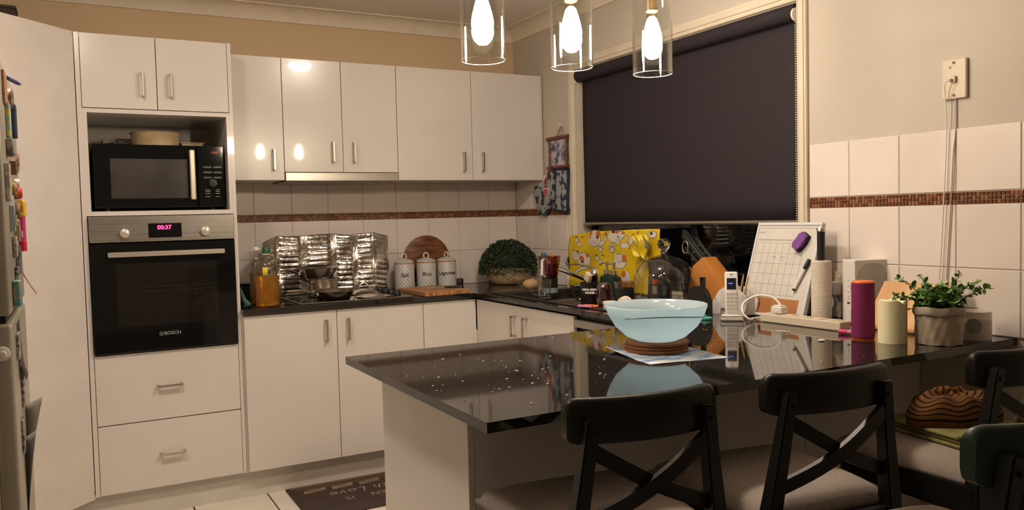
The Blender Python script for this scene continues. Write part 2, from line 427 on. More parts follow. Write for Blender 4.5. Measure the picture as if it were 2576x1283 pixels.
for z0, z1, hz in ((.436, .741, .587), (.132, .432, .281)):
    d = MB().box(-2.398, -1.804, YT-.001, YT+.017, z0, z1, .0012).build('drawer', WHITE, tw); handle_h(d, -2.156, -2.050, YT-.001, hz)
# corner pantry with diagonal door
pn = cab('corner_pantry', 'tall white corner pantry with a diagonal door left of the ovens')
dv = Vector((-1,-1,0)).normalized(); nv = Vector((1,-1,0)).normalized(); a0 = Vector((-2.4205,-.560,0))
def dbox(mb, s0, s1, t0, t1, z0, z1):
    v = [a0+dv*s+nv*t+Vector((0,0,z)) for s in (s0, s1) for t in (t0, t1) for z in (z0, z1)]
    mb._add(v, [(0,1,3,2),(4,6,7,5),(0,4,5,1),(2,3,7,6),(0,2,6,4),(1,5,7,3)]); return mb
dbox(MB(), .004, .93, -.018, 0, .134, 2.122).build('door', WHITE, pn)
mb = MB(); mb.prism([(-2.4215,-.58), (-3.08,-1.238), (-3.66,-1.238), (-3.66,-.012), (-2.4215,-.012)], 'z', .13, 2.10); mb.build('body', CARC, pn)
dbox(MB(), -.06, .95, -.075, -.06, 0, .13).build('kickboard', KICK, pn)
# base cabinets, back run
YB = -.583
b1 = cab('base_cabinet', 'white two-door base cabinet under the cooktop')
MB().box(-1.785, -.888, -.563, -.012, .13, .876).build('body', CARC, b1)
for x0, x1, hx in ((-1.778, -1.3420, -1.397), (-1.3390, -.8885, -1.288)):
    d = MB().box(x0, x1, YB, YB+.018, .137, .866, .0012).build('door', WHITE, b1); handle_v(d, hx, YB, .716, .823)
b2 = cab('corner_base_cabinet', 'white base cabinet with one plain door in the kitchen corner')
MB().box(-.887, -.60, -.563, -.012, .13, .876).box(-.60, -.012, -.585, -.012, .13, .70).build('body', CARC, b2)
MB().box(-.8855, -.5855, YB, YB+.018, .137, .866, .0012).build('door', WHITE, b2)
b3 = cab('sink_cabinet', 'white two-door cabinet under the black sink')
XB = -.583
MB().box(-.565, -.012, -1.535, -.612, .13, .66).build('body', CARC, b3)
for y0, y1, hy in ((-1.0765, -.590, -1.017), (-1.535, -1.0795, -1.131)):
    d = MB().box(XB, XB+.018, y0, y1, .137, .866, .0012).build('door', WHITE, b3)
    MB().box(XB-.034, XB-.024, hy-.0055, hy+.0055, .717, .819, .0015).box(XB-.03, XB, hy-.0055, hy+.0055, .717, .726).box(XB-.03, XB, hy-.0055, hy+.0055, .810, .819).build('handle', SATIN, d)
kick = struct(MB().box(-2.47, -.50, -.515, -.50, 0, .129).box(-.515, -.50, -2.13, -.515, 0, .129).build('trim_6', KICK))
# dishwasher
DWM = mat('grey_dishwasher_steel', (.36,.33,.30), .36, .55)
dw = thing('dishwasher', 'grey dishwasher with its door ajar beside the sink cabinet', 'dishwasher')
MB().box(-.56, -.02, -2.138, -1.541, .02, .872).build('body', BLACKP, dw)
MB().box(-.588, -.562, -2.136, -1.543, .820, .853, .002).build('control_strip', DWM, dw)
MB().box(-.606, -.57, -2.136, -1.543, .12, .802, .002).build('door', DWM, dw)
# peninsula
pe = cab('peninsula_cabinet', 'white peninsula cabinet carrying the breakfast bar')
MB().box(-1.648, -.01, -2.738, -2.165, .0, .70).build('body', CARC, pe)
MB().box(-1.668, -1.650, -2.752, -2.160, 0, .877, .0012).build('end_panel', WHITE, pe)
MB().box(-1.649, -.546, -2.752, -2.740, 0, .877, .001).build('back_panel', CARC, pe)
MB().box(-.543, -.004, -2.752, -2.740, 0, .877, .001).build('back_panel', CARC, pe)
MB().box(-1.649, -.62, -2.178, -2.160, .137, .866, .001).build('front_panel', WHITE, pe)
MB().box(-1.64, -.02, -2.735, -2.18, .84, .876).build('top_rail', CARC, pe)
# worktop
ZT, ZB0 = .9, .8785
wt = MB()
SX0, SX1, SY0, SY1 = -.535, -.105, -1.225, -.775     # sink bowl hole
def slab(*r): wt.box(r[0], r[1], r[2], r[3], ZB0, ZT)
slab(-1.785, -.002, -.605, -.002)
slab(-.602, -.002, SY1, -.605); slab(-.602, SX0, SY0, SY1); slab(SX1, -.002, SY0, SY1); slab(-.602, -.002, -2.145, SY0)
slab(-1.772, -.002, -3.065, -2.145)
wo = wt.build('worktop', STONE)
tag(wo, 'polished black stone worktop running round the kitchen onto the peninsula', 'worktop')
# upper cabinets
YU = -.352; ZU0, ZU1 = 1.509, 2.115
u1 = cab('upper_cabinet', 'narrow one-door white wall cabinet next to the oven tower')
MB().box(-1.785, -1.5125, YU+.019, -.012, ZU0+.001, ZU1-.001).build('body', WHITE, u1)
d = MB().box(-1.784, -1.5135, YU, YU+.018, ZU0, ZU1, .0012).build('door', WHITE, u1); handle_v(d, -1.565, YU, 1.557, 1.661)
u2 = cab('upper_cabinet', 'white two-door wall cabinet above the range hood')
MB().box(-1.511, -.912, YU+.019, -.012, 1.551, ZU1-.001).build('body', WHITE, u2)
for x0, x1, hx in ((-1.5105, -1.2125, -1.266), (-1.2095, -.9125, -1.155)):
    d = MB().box(x0, x1, YU, YU+.018, 1.550, ZU1, .0012).build('door', WHITE, u2); handle_v(d, hx, YU, 1.600, 1.705)
u3 = cab('upper_cabinet', 'wide two-door white wall cabinet ending at the window wall')
MB().box(-.9105, -.0165, YU+.019, -.012, ZU0+.001, ZU1-.001).build('body', WHITE, u3)
MB().box(-.016, -.010, YU, -.012, ZU0, ZU1).build('end_panel', WHITE, u3)
for x0, x1, hx in ((-.9095, -.4702, -.527), (-.4672, -.0175, -.4115)):
    d = MB().box(x0, x1, YU, YU+.018, ZU0, ZU1, .0012).build('door', WHITE, u3); handle_v(d, hx, YU, 1.559, 1.664)
rh = thing('range_hood', 'slim stainless steel slide-out range hood under the wall cabinet', 'range hood')
MB().box(-1.5095, -.9135, YU-.006, YU+.014, 1.505, 1.547, .002).build('front_strip', STEEL, rh)
MB().box(-1.50, -.92, YU+.015, -.02, 1.503, 1.549).build('body', mat('grey_hood_metal', (.35,.33,.30), .4, .8), rh)
for x in (-1.42, -1.03): MB().lathe([(.0,-.006),(.032,-.006),(.032,0)], x, -.25, 20, 1.503).build('hood_lamp', mat('hood_lamp_lens', (.5,.48,.45), .3), rh)

# ------------------------------------------------------------------ oven and microwave
ov = thing('wall_oven', 'built-in black glass oven with steel control panel and bar handle', 'oven')
OX0, OX1, OZ0, OZ1 = -2.396, -1.804, .748, 1.342
MB().box(OX0+.01, OX1-.01, YT+.01, -.04, OZ0+.005, OZ1-.005).build('body', BLACKP, ov)
cpn = MB().box(OX0, OX1, -.580, YT+.008, 1.230, OZ1, .002).build('control_panel', STEEL, ov)
MB().box(-2.165, -2.029, -.5822, -.5795, 1.245, 1.308, .001).build('display', BLACKG, cpn)
text('00:37', .026, face_mat((-2.100,-.5826,1.289), (1,0,0), (0,0,1)), mat('red_led', (.2,0,.02), .5, emit=(1.0,.03,.12), estr=6.0), cpn, 'clock_digits', bold=.0006)
for kx, kz in ((-2.259, 1.267), (-1.930, 1.268)):
    k = MB().lathe([(.021,0),(.021,.006),(.0185,.022),(.016,.024),(0,.024)], 0, 0, 24).xf(Matrix.Translation((kx,-.580,kz)) @ Matrix.Rotation(PI/2, 4, 'X')).build('knob', mat('cream_steel_knob', (.72,.66,.56), .25, .5), cpn, smooth=True)
    MB().box(kx-.001, kx+.001, -.6045, -.6035, kz+.004, kz+.014).build('pointer', GREYINK, k)
    mk = MB()
    for a in range(-3, 4):
        if a: mk.box(kx+.042*math.sin(a*.6)-.0025, kx+.042*math.sin(a*.6)+.0025, -.5806, -.5798, kz+.034*math.cos(a*.6+PI*.0)-.012-.002, kz+.034*math.cos(a*.6)-.012+.002)
    mk.box(kx-.004, kx+.004, -.5806, -.5798, kz+.030, kz+.037)
    mk.build('markings', GREYINK, cpn)['kind'] = 'stuff'
od = MB().box(OX0, OX1, -.578, YT+.006, OZ0, 1.224, .003).build('door', BLACKG, ov)
MB().box(-2.300, -1.885, -.5784, -.577, .86, 1.135, .0).build('window_pane', mat('oven_window_glass', (.014,.011,.009), .05), od)
mb = MB()
for zz in (1.01, 1.03): mb.box(-2.22, -1.90, -.5788, -.5783, zz, zz+.0008)
mb.build('rack', mat('dim_rack_metal', (.10,.07,.05), .4, .5), od)
MB().box(-2.329, -1.853, -.612, -.602, 1.166, 1.187, .003).box(-2.315, -2.295, -.604, -.577, 1.170, 1.183).box(-1.887, -1.867, -.604, -.577, 1.170, 1.183).build('handle', mat('pale_steel', (.80,.73,.63), .32, .85), od)
text('BOSCH', .021, face_mat((-2.084,-.5787,.820), (1,0,0), (0,0,1)), GREYINK, od, 'brand_lettering', bold=.0005)
mb = MB(); mb.lathe([(.0075,0),(.0092,0),(.0092,.0004),(.0075,.0004)], 0, 0, 24, closed=True); mb.box(-.0045,-.0028,-.005,.005,0,.0004); mb.box(.0028,.0045,-.005,.005,0,.0004); mb.box(-.003,.003,-.0008,.0008,0,.0004)
mb.xf(face_mat((-2.130,-.5785,.820), (1,0,0), (0,0,1))); mb.build('round_emblem', GREYINK, od)

mw = thing('microwave', 'black microwave oven in the tower niche with a silver bar handle', 'microwave')
MX0, MX1, MZ0, MZ1, MY = -2.366, -1.826, 1.378, 1.660, -.505
MB().box(MX0, MX1, MY+.02, -.09, MZ0, MZ1, .006, 2).build('body', BLACKP, mw)
md_ = MB().box(MX0, -1.944, MY, MY+.02, MZ0+.002, MZ1-.002, .003).build('door', BLACKG, mw)
MB().box(-2.300, -1.985, MY-.0006, MY+.001, 1.420, 1.595, 0).build('window_pane', mat('smoky_microwave_window', (.06,.052,.045), .28, col2=(.035,.03,.026), nscale=6), md_)
hd_ = MB(); hd_.box(-1.9785, -1.9545, MY-.034, MY-.020, 1.412, 1.637, .005, 2); hd_.box(-1.976, -1.957, MY-.024, MY, 1.418, 1.436).box(-1.976, -1.957, MY-.024, MY, 1.612, 1.630)
hd_.build('handle', mat('champagne_aluminium', (.80,.70,.58), .3, .75), md_)
pnl = MB().box(-1.941, MX1, MY+.001, MY+.02, MZ0+.002, MZ1-.002, .003).build('control_panel', BLACKG, mw)
for r_ in range(3):
    for c_ in range(2):
        MB().box(-1.918+c_*.044, -1.880+c_*.044, MY-.002, MY+.002, 1.556-r_*.024, 1.565-r_*.024, .001).build('button', mat('dark_button', (.05,.05,.05), .25), pnl)
kn = MB().lathe([(.0215,0),(.0215,.004),(.018,.016),(0,.017)], 0, 0, 24).xf(Matrix.Translation((-1.879,MY,1.486)) @ Matrix.Rotation(PI/2, 4, 'X')).build('dial', mat('dark_dial', (.03,.03,.03), .3, .6), pnl, smooth=True)
text('12:36', .013, face_mat((-1.866,MY+.0004,1.628), (1,0,0), (0,0,1)), mat('dim_red_led', (.1,0,0), .5, emit=(1,.15,.05), estr=.8), pnl, 'clock_digits')
mb = MB()
for zz in (1.455, 1.447, 1.438, 1.424): mb.box(-1.912, -1.890, MY+.0004, MY+.0012, zz, zz+.003).box(-1.866, -1.848, MY+.0004, MY+.0012, zz, zz+.003)
mb.build('markings', GREYINK, pnl)['kind'] = 'stuff'
for x in (MX0+.05, MX1-.05):
    for yy in (MY+.05, -.14): MB().lathe([(.014,0),(.014,.0135),(0,.0135)], x, yy, 12, 1.3645).build('foot', BLACKP, mw)
# things on the microwave
tub = thing('baking_tin', 'round cream enamel baking tin on top of the microwave', 'baking tin', (-2.098,-.35,1.661))
child(MB().lathe([(.097,0),(.108,.058),(.112,.062),(.109,.064),(.105,.060),(.094,.004),(0,.004)], -2.098, -.35, 40, 1.661), 'tin_wall', mat('cream_enamel', (.58,.44,.26), .4, col2=(.46,.33,.18), nscale=20), tub, smooth=True)
child(MB().lathe([(.1095,.061),(.1135,.0625),(.1095,.0645)], -2.098, -.35, 40, 1.661, closed=True), 'rim', mat('worn_rim', (.50,.36,.20), .4), tub, smooth=True)
bx = thing('cardboard_box', 'flat pale box lying at the back of the microwave top', 'box', (-2.225,-.27,1.661))
child(MB().box(-2.315, -2.14, -.24, -.12, 1.6615, 1.705, .003), 'carton', mat('pale_card', (.60,.48,.33), .7), bx)
child(MB().box(-2.318, -2.137, -.243, -.117, 1.695, 1.708, .003), 'lid', mat('pale_card_lid', (.66,.54,.38), .7), bx)
pl = thing('power_plug', 'black power plug lying on the microwave beside the cream tin', 'plug', (-2.25,-.37,1.661))
child(MB().sphere((-2.255,-.43,1.676), .014, 12, 8, (1,.8,1)).box(-2.252,-2.230,-.438,-.422,1.668,1.684,.003), 'plug_body', BLACKP, pl, smooth=True)
child(MB().tube([(-2.235,-.43,1.672),(-2.225,-.45,1.666),(-2.28,-.46,1.666),(-2.32,-.40,1.666)], .004, 6), 'cord', BLACKP, pl, smooth=True)
pt = thing('plastic_tray', 'low cream tray on the microwave right of the round tin', 'tray', (-1.94,-.26,1.661))
child(MB().box(-1.985, -1.885, -.32, -.13, 1.6615, 1.685, .004), 'tray_body', mat('cream_tray', (.56,.43,.27), .45), pt)
child(MB().box(-1.990, -1.880, -.325, -.125, 1.683, 1.690, .002), 'tray_rim', mat('cream_tray_rim', (.62,.49,.32), .45), pt)

# ------------------------------------------------------------------ lamps
AMBER = thin_glass('amber_bulb_glass', (1.0,.95,.85), .5, .04, 3)
FIL = mat('glowing_filament', (1,.8,.5), .5, emit=(1.0,.86,.72), estr=BULB_STRENGTH)
BRASS = mat('warm_brass', (.75,.55,.33), .25, 1.0)
def pendant(x, label):
    y, z0 = -2.5, 1.717
    t = thing('pendant_lamp', label, 'pendant lamp', (x, y, z0), 0, 'three glass pendant lamps over the peninsula')
    child(MB().lathe([(.0595,0),(.0595,.30),(.0565,.30),(.0565,0)], x, y, 48, z0, closed=True), 'glass_shade', GLASS, t, smooth=True)
    child(MB().lathe([(.0566,-.0008),(.0597,-.0008),(.0597,.0008),(.0566,.0008)], x, y, 48, z0, closed=True), 'shade_lip', mat('ground_glass_edge', (.85,.83,.80), .25), t, smooth=True)
    prof = [(0,0),(.012,.002),(.024,.012),(.0315,.028),(.0325,.040),(.029,.062),(.022,.090),(.017,.108),(.0155,.125)]
    b = child(MB().lathe(prof, x, y, 28, z0+.062, capt=False), 'bulb', AMBER, t, smooth=True)
    f = MB().lathe([(0,0),(.014,.003),(.0245,.013),(.0295,.027),(.0300,.038),(.0265,.058),(.0205,.080),(.0150,.098),(.008,.106),(0,.107)], x, y, 24, z0+.0650).build('filament', FIL, None, smooth=True)
    f.parent = b
    child(MB().lathe([(.0165,0),(.0195,.003),(.0195,.012),(.0165,.016),(.0165,.075),(.009,.082),(.0,.084)], x, y, 20, z0+.184), 'socket', BRASS, t, smooth=True)
    child(MB().lathe([(.0,.0),(.0602,.0),(.0602,.012),(.020,.022),(.012,.040),(0,.042)], x, y, 32, z0+.30), 'cap', BRASS, t, smooth=True)
    child(MB().tube([(x, y, z0+.335), (x, y, CZ-.02)], .0035, 8), 'cord', BLACKP, t)
    child(MB().lathe([(.0,0),(.045,0),(.05,.006),(.05,.02),(0,.02)], x, y, 24, CZ-.021), 'ceiling_rose', BRASS, t, smooth=True)
pendant(-1.473, 'leftmost of the three lit glass pendant lamps, nearest the oven')
pendant(-1.191, 'middle of the three lit glass pendant lamps')
pendant(-.902, 'rightmost of the three lit glass pendant lamps, in front of the dark blind')
fill_lt = thing('added_fill_light', 'added round white fill light under the ceiling near the fridge, out of view', 'ceiling light', (-2.52,-2.0,CZ-.08))  # assumed lamp, added to even out the light on the left side
child(MB().lathe([(0,0),(.07,.006),(.105,.03),(.115,.05),(.115,.06),(0,.06)], -2.52, -2.0, 32, CZ-.08), 'diffuser', mat('fill_diffuser', (.9,.88,.84), .5, emit=(1,.85,.71), estr=FILL_STRENGTH), fill_lt, smooth=True)
child(MB().lathe([(.117,.045),(.126,.045),(.126,.079),(.117,.079)], -2.52, -2.0, 32, CZ-.08, closed=True), 'trim_ring', WPLAST, fill_lt)
dl = thing('kitchen_light', 'small round ceiling light above the sink side of the kitchen', 'ceiling light', (-.98,-2.07,CZ-.06))
child(MB().lathe([(0,0),(.045,.003),(.065,.016),(.070,.030),(.070,.045),(0,.045)], -.98, -2.07, 28, CZ-.06), 'diffuser', mat('kitchen_diffuser', (.9,.9,.88), .5, emit=(1,.87,.75), estr=KITCHEN_STRENGTH), dl, smooth=True)
child(MB().lathe([(.071,.030),(.080,.030),(.080,.0595),(.071,.0595)], -.98, -2.07, 28, CZ-.06, closed=True), 'trim_ring', WPLAST, dl)

# ------------------------------------------------------------------ chairs
def chair(loc, rz, label, railm=None, sc=1.0):
    t = thing('bar_chair', label, 'chair', (loc[0], loc[1], 0), rz, 'black cross-back bar chairs at the peninsula'); t.scale = (sc, sc, sc)
    def rail_y(x): return -.034 + .036*(x/.160)**2
    W = .160; ZTp, ZBt, RC = .967, .884, .020
    xs_ = [-W, -W+.0015, -W+.005, -W+.010, -W+.020] + [(-.7+.14*k)*W/ .8 for k in range(11)] + [W-.020, W-.010, W-.005, W-.0015, W]
    xs_ = sorted(set(round(x, 5) for x in xs_)); mb = MB(); rings = []
    for x in xs_:
        e = max(0, RC-(W-abs(x))); dz = RC-math.sqrt(max(0, RC*RC-e*e)); zt = ZTp-dz; zb = ZBt+dz*.6; yy = rail_y(x)
        sec = [(-.011,zb),(-.013,zb+.010),(-.013,zt-.012),(-.010,zt-.004),(-.004,zt),(.004,zt),(.010,zt-.004),(.012,zt-.012),(.012,zb+.010),(.010,zb)]
        rings.append([mb.bm.verts.new((x, yy+q, z)) for q, z in sec])
    m = len(rings[0])
    for i in range(len(rings)-1):
        for k in range(m): mb.bm.faces.new((rings[i][k], rings[i+1][k], rings[i+1][(k+1) % m], rings[i][(k+1) % m]))
    mb.bm.faces.new(rings[0]); mb.bm.faces.new(rings[-1][::-1])
    mb.build('backrest_rail', railm or BLACKW, t, smooth=True)
    for s in (-1, 1):
        mb = MB(); pts = [(s*.190,-.072,0), (s*.168,-.026,.45), (s*.160,-.014,.66), (s*.136,-.026,.82), (s*.122,-.037,.934)]
        rows = []
        for (px, py, pz), (wx, wy) in zip(pts, ((.030,.030), (.034,.036), (.034,.038), (.028,.030), (.026,.024))):
            rows.append([mb.bm.verts.new((px+a*wx/2, py+b*wy/2, pz)) for a, b in ((-1,-1),(1,-1),(1,1),(-1,1))])
        for a, b in zip(rows, rows[1:]):
            for k in range(4): mb.bm.faces.new((a[k], a[(k+1) % 4], b[(k+1) % 4], b[k]))
        mb.bm.faces.new(rows[0][::-1]); mb.bm.faces.new(rows[-1])
        bmesh.ops.bevel(mb.bm, geom=list(mb.bm.edges), offset=.003, segments=2, affect='EDGES')
        mb.build('leg', BLACKW, t, smooth=True)
        MB().lathe([(.0045,0),(.0045,.002),(0,.0025)], 0, 0, 10).xf(Matrix.Translation((s*.1235,-.0490,.908)) @ Matrix.Rotation(PI/2, 4, 'X')).build('screw', BLACKG, t)
        mb = MB(); mb.bar((s*.188,.350,0), (s*.178,.340,.640), .036, .036, up=(0,1,0), bev=.003); mb.build('leg', BLACKW, t)
        mb = MB(); mb.bar((s*.182,-.04,.22), (s*.180,.345,.22), .018, .030); mb.build('stretcher', BLACKW, t)
        mb = MB(); mb.bar((s*.168,-.018,.625), (s*.178,.340,.625), .022, .065); mb.build('apron', BLACKW, t)
    mb = MB(); mb.bar((-.18,.348,.30), (.18,.348,.30), .030, .020, up=(0,1,0)); mb.build('footrest', BLACKW, t)
    mb = MB(); mb.bar((-.17,.350,.625), (.17,.350,.625), .022, .065); mb.build('apron', BLACKW, t)
    mb = MB(); mb.bar((-.155,-.014,.625), (.155,-.014,.625), .022, .065); mb.build('apron', BLACKW, t)
    for s, off in ((1, 0), (-1, -.012)):
        a = Vector((-s*.124,-.024,.876)); b = Vector((s*.146,-.010,.735)); k = 12
        cs = [a.lerp(b, q/k) + Vector((0, off-.018*math.sin(PI*q/k), -.010*math.sin(PI*q/k))) for q in range(k+1)]
        mb = MB(); rows = []
        for q, c in enumerate(cs):
            d = (cs[min(q+1, k)]-cs[max(q-1, 0)]).normalized(); u = Vector((0,1,0)).cross(d).normalized()
            rows.append([mb.bm.verts.new(c + Vector((0, e*.006, 0)) + u*f_*.014) for e, f_ in ((-1,-1),(1,-1),(1,1),(-1,1))])
        for r0, r1 in zip(rows, rows[1:]):
            for q in range(4): mb.bm.faces.new((r0[q], r0[(q+1) % 4], r1[(q+1) % 4], r1[q]))
        mb.bm.faces.new(rows[0][::-1]); mb.bm.faces.new(rows[-1])
        mb.build('cross_brace', BLACKW, t, smooth=True)
    # padded seat, trapezoid with softened edges
    mb = MB()
    def hwid(v): return .168 + .037*v
    def seat(u, v):
        y = -.002 + .385*v; x = (2*u-1)*hwid(v)
        ex = max(0, 1-abs(2*u-1)**5); ey = max(0, 1-abs(2*v-1)**6)
        return (x, y, .668 + .037*(ex*ey)**.45)
    mb.grid(seat, 26, 26)
    mb.grid(lambda u, v: ((2*u-1)*hwid(v), -.002+.385*v, .658), 26, 26)
    for u_ in (0, 1): mb.grid(lambda a, b: ((2*u_-1)*hwid(a), -.002+.385*a, .658+.01*b), 26, 1)
    for v_ in (0, 1): mb.grid(lambda a, b: ((2*a-1)*hwid(v_), -.002+.385*v_, .658+.01*b), 26, 1)
    mb.build('seat', SEATF, t, smooth='full')
    return t
GREENW = mat('dark_green_black_paint', (.006,.020,.012), .42)
chair((-1.536,-3.243), math.radians(-7), 'black cross-back chair tucked under the near left end of the peninsula')
chair((-1.090,-3.290), math.radians(-7.6), 'black cross-back chair in the middle of the three along the peninsula')
chair((-.525,-3.365), math.radians(-6), 'black cross-back chair by the window wall with folded cloths on its seat')
chair((-1.215,-3.800), math.radians(-8), 'dark chair with a green-black backrest cut off at the lower right corner', GREENW, 1.025)

# ------------------------------------------------------------------ peninsula things
bw = thing('glass_bowl', 'pale blue glass bowl standing on cork mats', 'bowl', (-.985,-2.60,.9315))
BLUEG = mat('pale_blue_frosted_glass', (.66,.75,.79), .10, col2=(.56,.67,.72), nscale=5, stretch=(1,1,5), spec=.5)
def add_translucency(m, fac, col):
    nt = m.node_tree; N = nt.nodes; t = N.new('ShaderNodeBsdfTranslucent'); t.inputs[0].default_value = (*col, 1); x = N.new('ShaderNodeMixShader'); x.inputs[0].default_value = fac
    nt.links.new(N['Principled BSDF'].outputs[0], x.inputs[1]); nt.links.new(t.outputs[0], x.inputs[2]); nt.links.new(x.outputs[0], N['Material Output'].inputs[0])
add_translucency(BLUEG, .55, (.76,.92,1.0))
R = .140
prof = [(.0,.0),(.055,0),(.080,.012),(.112,.045),(.130,.080),(.1385,.108),(.1385,.113),(.1355,.113),(.127,.080),(.108,.046),(.076,.016),(.050,.006),(0,.006)]
child(MB().lathe([(r_*1.055, z_*.92) for r_, z_ in prof], -.985, -2.60, 56, .9315), 'bowl_body', BLUEG, bw, smooth='full')
sw = MB(); pts = []
for k in range(40):
    a = -2.9 + k*.085; z = .074 + .008*math.sin(k*.16); r_ = (.130+.0085*(z/.92-.080)/.028)*1.055+.0006; pts.append((-.985+r_*math.cos(a), -2.60+r_*math.sin(a), .9315+z))
sw.tube(pts, .0016, 6); child(sw, 'swirl', mat('grey_blue_swirl', (.14,.24,.25), .3), bw, smooth=True)
for k in range(3):
    c = MB().lathe([(0,0),(.0885,0),(.092,.002),(.092,.0075),(.0885,.0095),(0,.0095)], -.985+.003*(k-1), -2.60+.003*((k*2) % 3-1), 40, .9015+k*.0100)
    tag(c.build('cork_mat', mat('dark_cork', (.36,.145,.065), .9, col2=(.22,.08,.035), nscale=160, bump=.3, bscale=200), smooth=True), ['bottom', 'middle', 'topmost'][k] + ' of the three round brown cork mats under the blue bowl', 'cork mat', 'stacked cork mats')
pa = MB(); PC = [Vector((-1.110,-2.520,0)), Vector((-1.140,-2.770,0)), Vector((-.905,-2.815,0)), Vector((-.872,-2.60,0))]
def papf(u, v):
    p = PC[0].lerp(PC[3], u).lerp(PC[1].lerp(PC[2], u), v); z = .9007 + .012*max(0, 1-u*3.2)**2*max(0, 1-v*1.4) + .004*max(0, v-.7)*math.sin(u*6)
    return (p.x, p.y, max(.9007, z))
PAPER = mat('printed_paper', (.70,.72,.74), .7, col2=(.20,.32,.55), nscale=14, stretch=(1,2.6,1), contrast=(.42,.56))
tag(pa.grid(papf, 16, 16).build('paper_sheet', PAPER, solid=.0006, smooth='full'), 'white paper with blue print under the cork mats', 'paper')
cr = MB(); rr = random.Random(11); crm = [MB(), MB(), MB()]
for k in range(110):
    if k < 70: x = -1.5 + rr.gauss(0, .14); yy = -2.66 + rr.gauss(0, .16)
    else: x = -1.75+rr.random()*1.3; yy = -3.04+rr.random()*.85
    if not (-1.765 < x < -.45 and -3.05 < yy < -2.17) or (-1.16 < x < -.86 and -2.83 < yy < -2.48): continue
    s_ = .0007 + .0013*rr.random()**2; mi = 0 if rr.random() < .85 else (1 if rr.random() < .7 else 2)
    crm[mi].box(x-s_*(1+rr.random()), x+s_, yy-s_, yy+s_*(1+rr.random()), .9002, .9002+s_)
for (x, yy, s_, mi) in ((-1.56,-2.37,.005,1), (-1.42,-2.70,.003,2)): crm[mi].sphere((x, yy, .9006+s_*.3), s_, 8, 6, (1,.7,.35))
for mb, c, n_ in zip(crm, ((.75,.70,.62), (.62,.42,.05), (.65,.25,.12)), ('pale', 'yellow', 'orange')):
    tag(mb.build('crumbs', mat('crumb_'+n_, c, .8)), n_+' crumbs scattered over the black peninsula top', 'crumbs', kind='stuff')

# blankets on the far chair
STR = stripe_mat('brown_striped_cloth', (.15,.068,.025), (.02,.012,.008), 3.0, 1, .22, wob=1.2)
GRC = mat('olive_green_cloth', (.22,.20,.07), .95, col2=(.15,.14,.05), nscale=30, bump=.2, bscale=200)
def cloth_lump(name, label, m, cx, cy, rx, ry, z0, h, rz, seed):
    r0 = random.Random(seed); ph = [r0.random()*6 for _ in range(6)]
    def fn(u, v):
        a = 2*PI*u; rad = math.sin(PI/2*min(1, v*1.0)) if v < .999 else 1
        k = 1+.10*math.sin(3*a+ph[0])+.06*math.sin(5*a+ph[1])
        x = rx*rad*k*math.cos(a); y = ry*rad*k*math.sin(a)
        z = h*math.cos(PI/2*v)**.6 if v < 1 else 0
        z += .010*math.sin(9*v+ph[2]+2*math.sin(a))*(1-v) + .006*math.sin(7*a+ph[3])*v*(1-v)*4
        c, s = math.cos(rz), math.sin(rz)
        return (cx+x*c-y*s, cy+x*s+y*c, z0+max(0, z))
    mb = MB().grid(fn, 48, 20); mb.grid(lambda u, v: (lambda q: (cx+(q[0]-cx)*v, cy+(q[1]-cy)*v, z0))(fn(u, 1.0)), 48, 1)
    return tag(mb.build(name, m, smooth='full'), label, 'cloth')
def folded(name, label, m, x0, x1, y0, y1, z0, z1, rz, cat='cloth'):
    mb = MB(); n = 3; h = (z1-z0)/n
    for k in range(n): mb.box(x0+.006*(k % 2), x1-.008*((k+1) % 2), y0+.005*k, y1, z0+k*h+.0005, z0+(k+1)*h-.0005, h*.45, 3)
    return tag(mb.xf(Matrix.Translation(((x0+x1)/2, (y0+y1)/2, 0)) @ Matrix.Rotation(rz, 4, 'Z') @ Matrix.Translation((-(x0+x1)/2, -(y0+y1)/2, 0))).build(name, m, smooth=True), label, cat)
folded('folded_cloth', 'olive green folded cloth on the chair seat below the striped one', GRC, -.580, -.325, -3.290, -3.04, .7055, .737, math.radians(-8))
cloth_lump('striped_cloth', 'brown cloth with black stripes heaped on the chair by the wall', STR, -.455, -3.15, .125, .085, .738, .075, math.radians(-12), 5)

# ------------------------------------------------------------------ cooktop side
ck = thing('cooktop', 'stainless steel framed ceramic cooktop with black knobs on its right', 'cooktop', (-1.22,-.32,.9))
CX0, CX1, CY0, CY1 = -1.512, -.928, -.565, -.075
child(MB().box(CX0, CX1, CY0, CY1, .9003, .906, .0025), 'steel_tray', STEEL, ck)
child(MB().box(CX0+.012, CX1-.09, CY0+.012, CY1-.012, .906, .9068), 'glass_plate', BLACKG, ck)
child(MB().box(CX1-.088, CX1-.012, CY0+.012, CY1-.012, .906, .9066), 'control_strip', mat('dark_strip', (.05,.045,.04), .2, .6), ck)
for k in range(4): child(MB().lathe([(.019,0),(.019,.006),(.0155,.020),(.013,.022),(0,.022)], CX1-.05, CY0+.11+k*.09, 20, .9068), 'knob', BLACKP, ck, smooth=True)
for x, y, r in ((-1.37,-.43,.085), (-1.37,-.19,.07), (-1.13,-.43,.07), (-1.13,-.19,.085)):
    child(MB().lathe([(r-.003,0),(r,0),(r,.0005),(r-.003,.0005)], x, y, 32, .9069, closed=True), 'heat_ring', mat('ring_print', (.10,.10,.10), .3), ck)
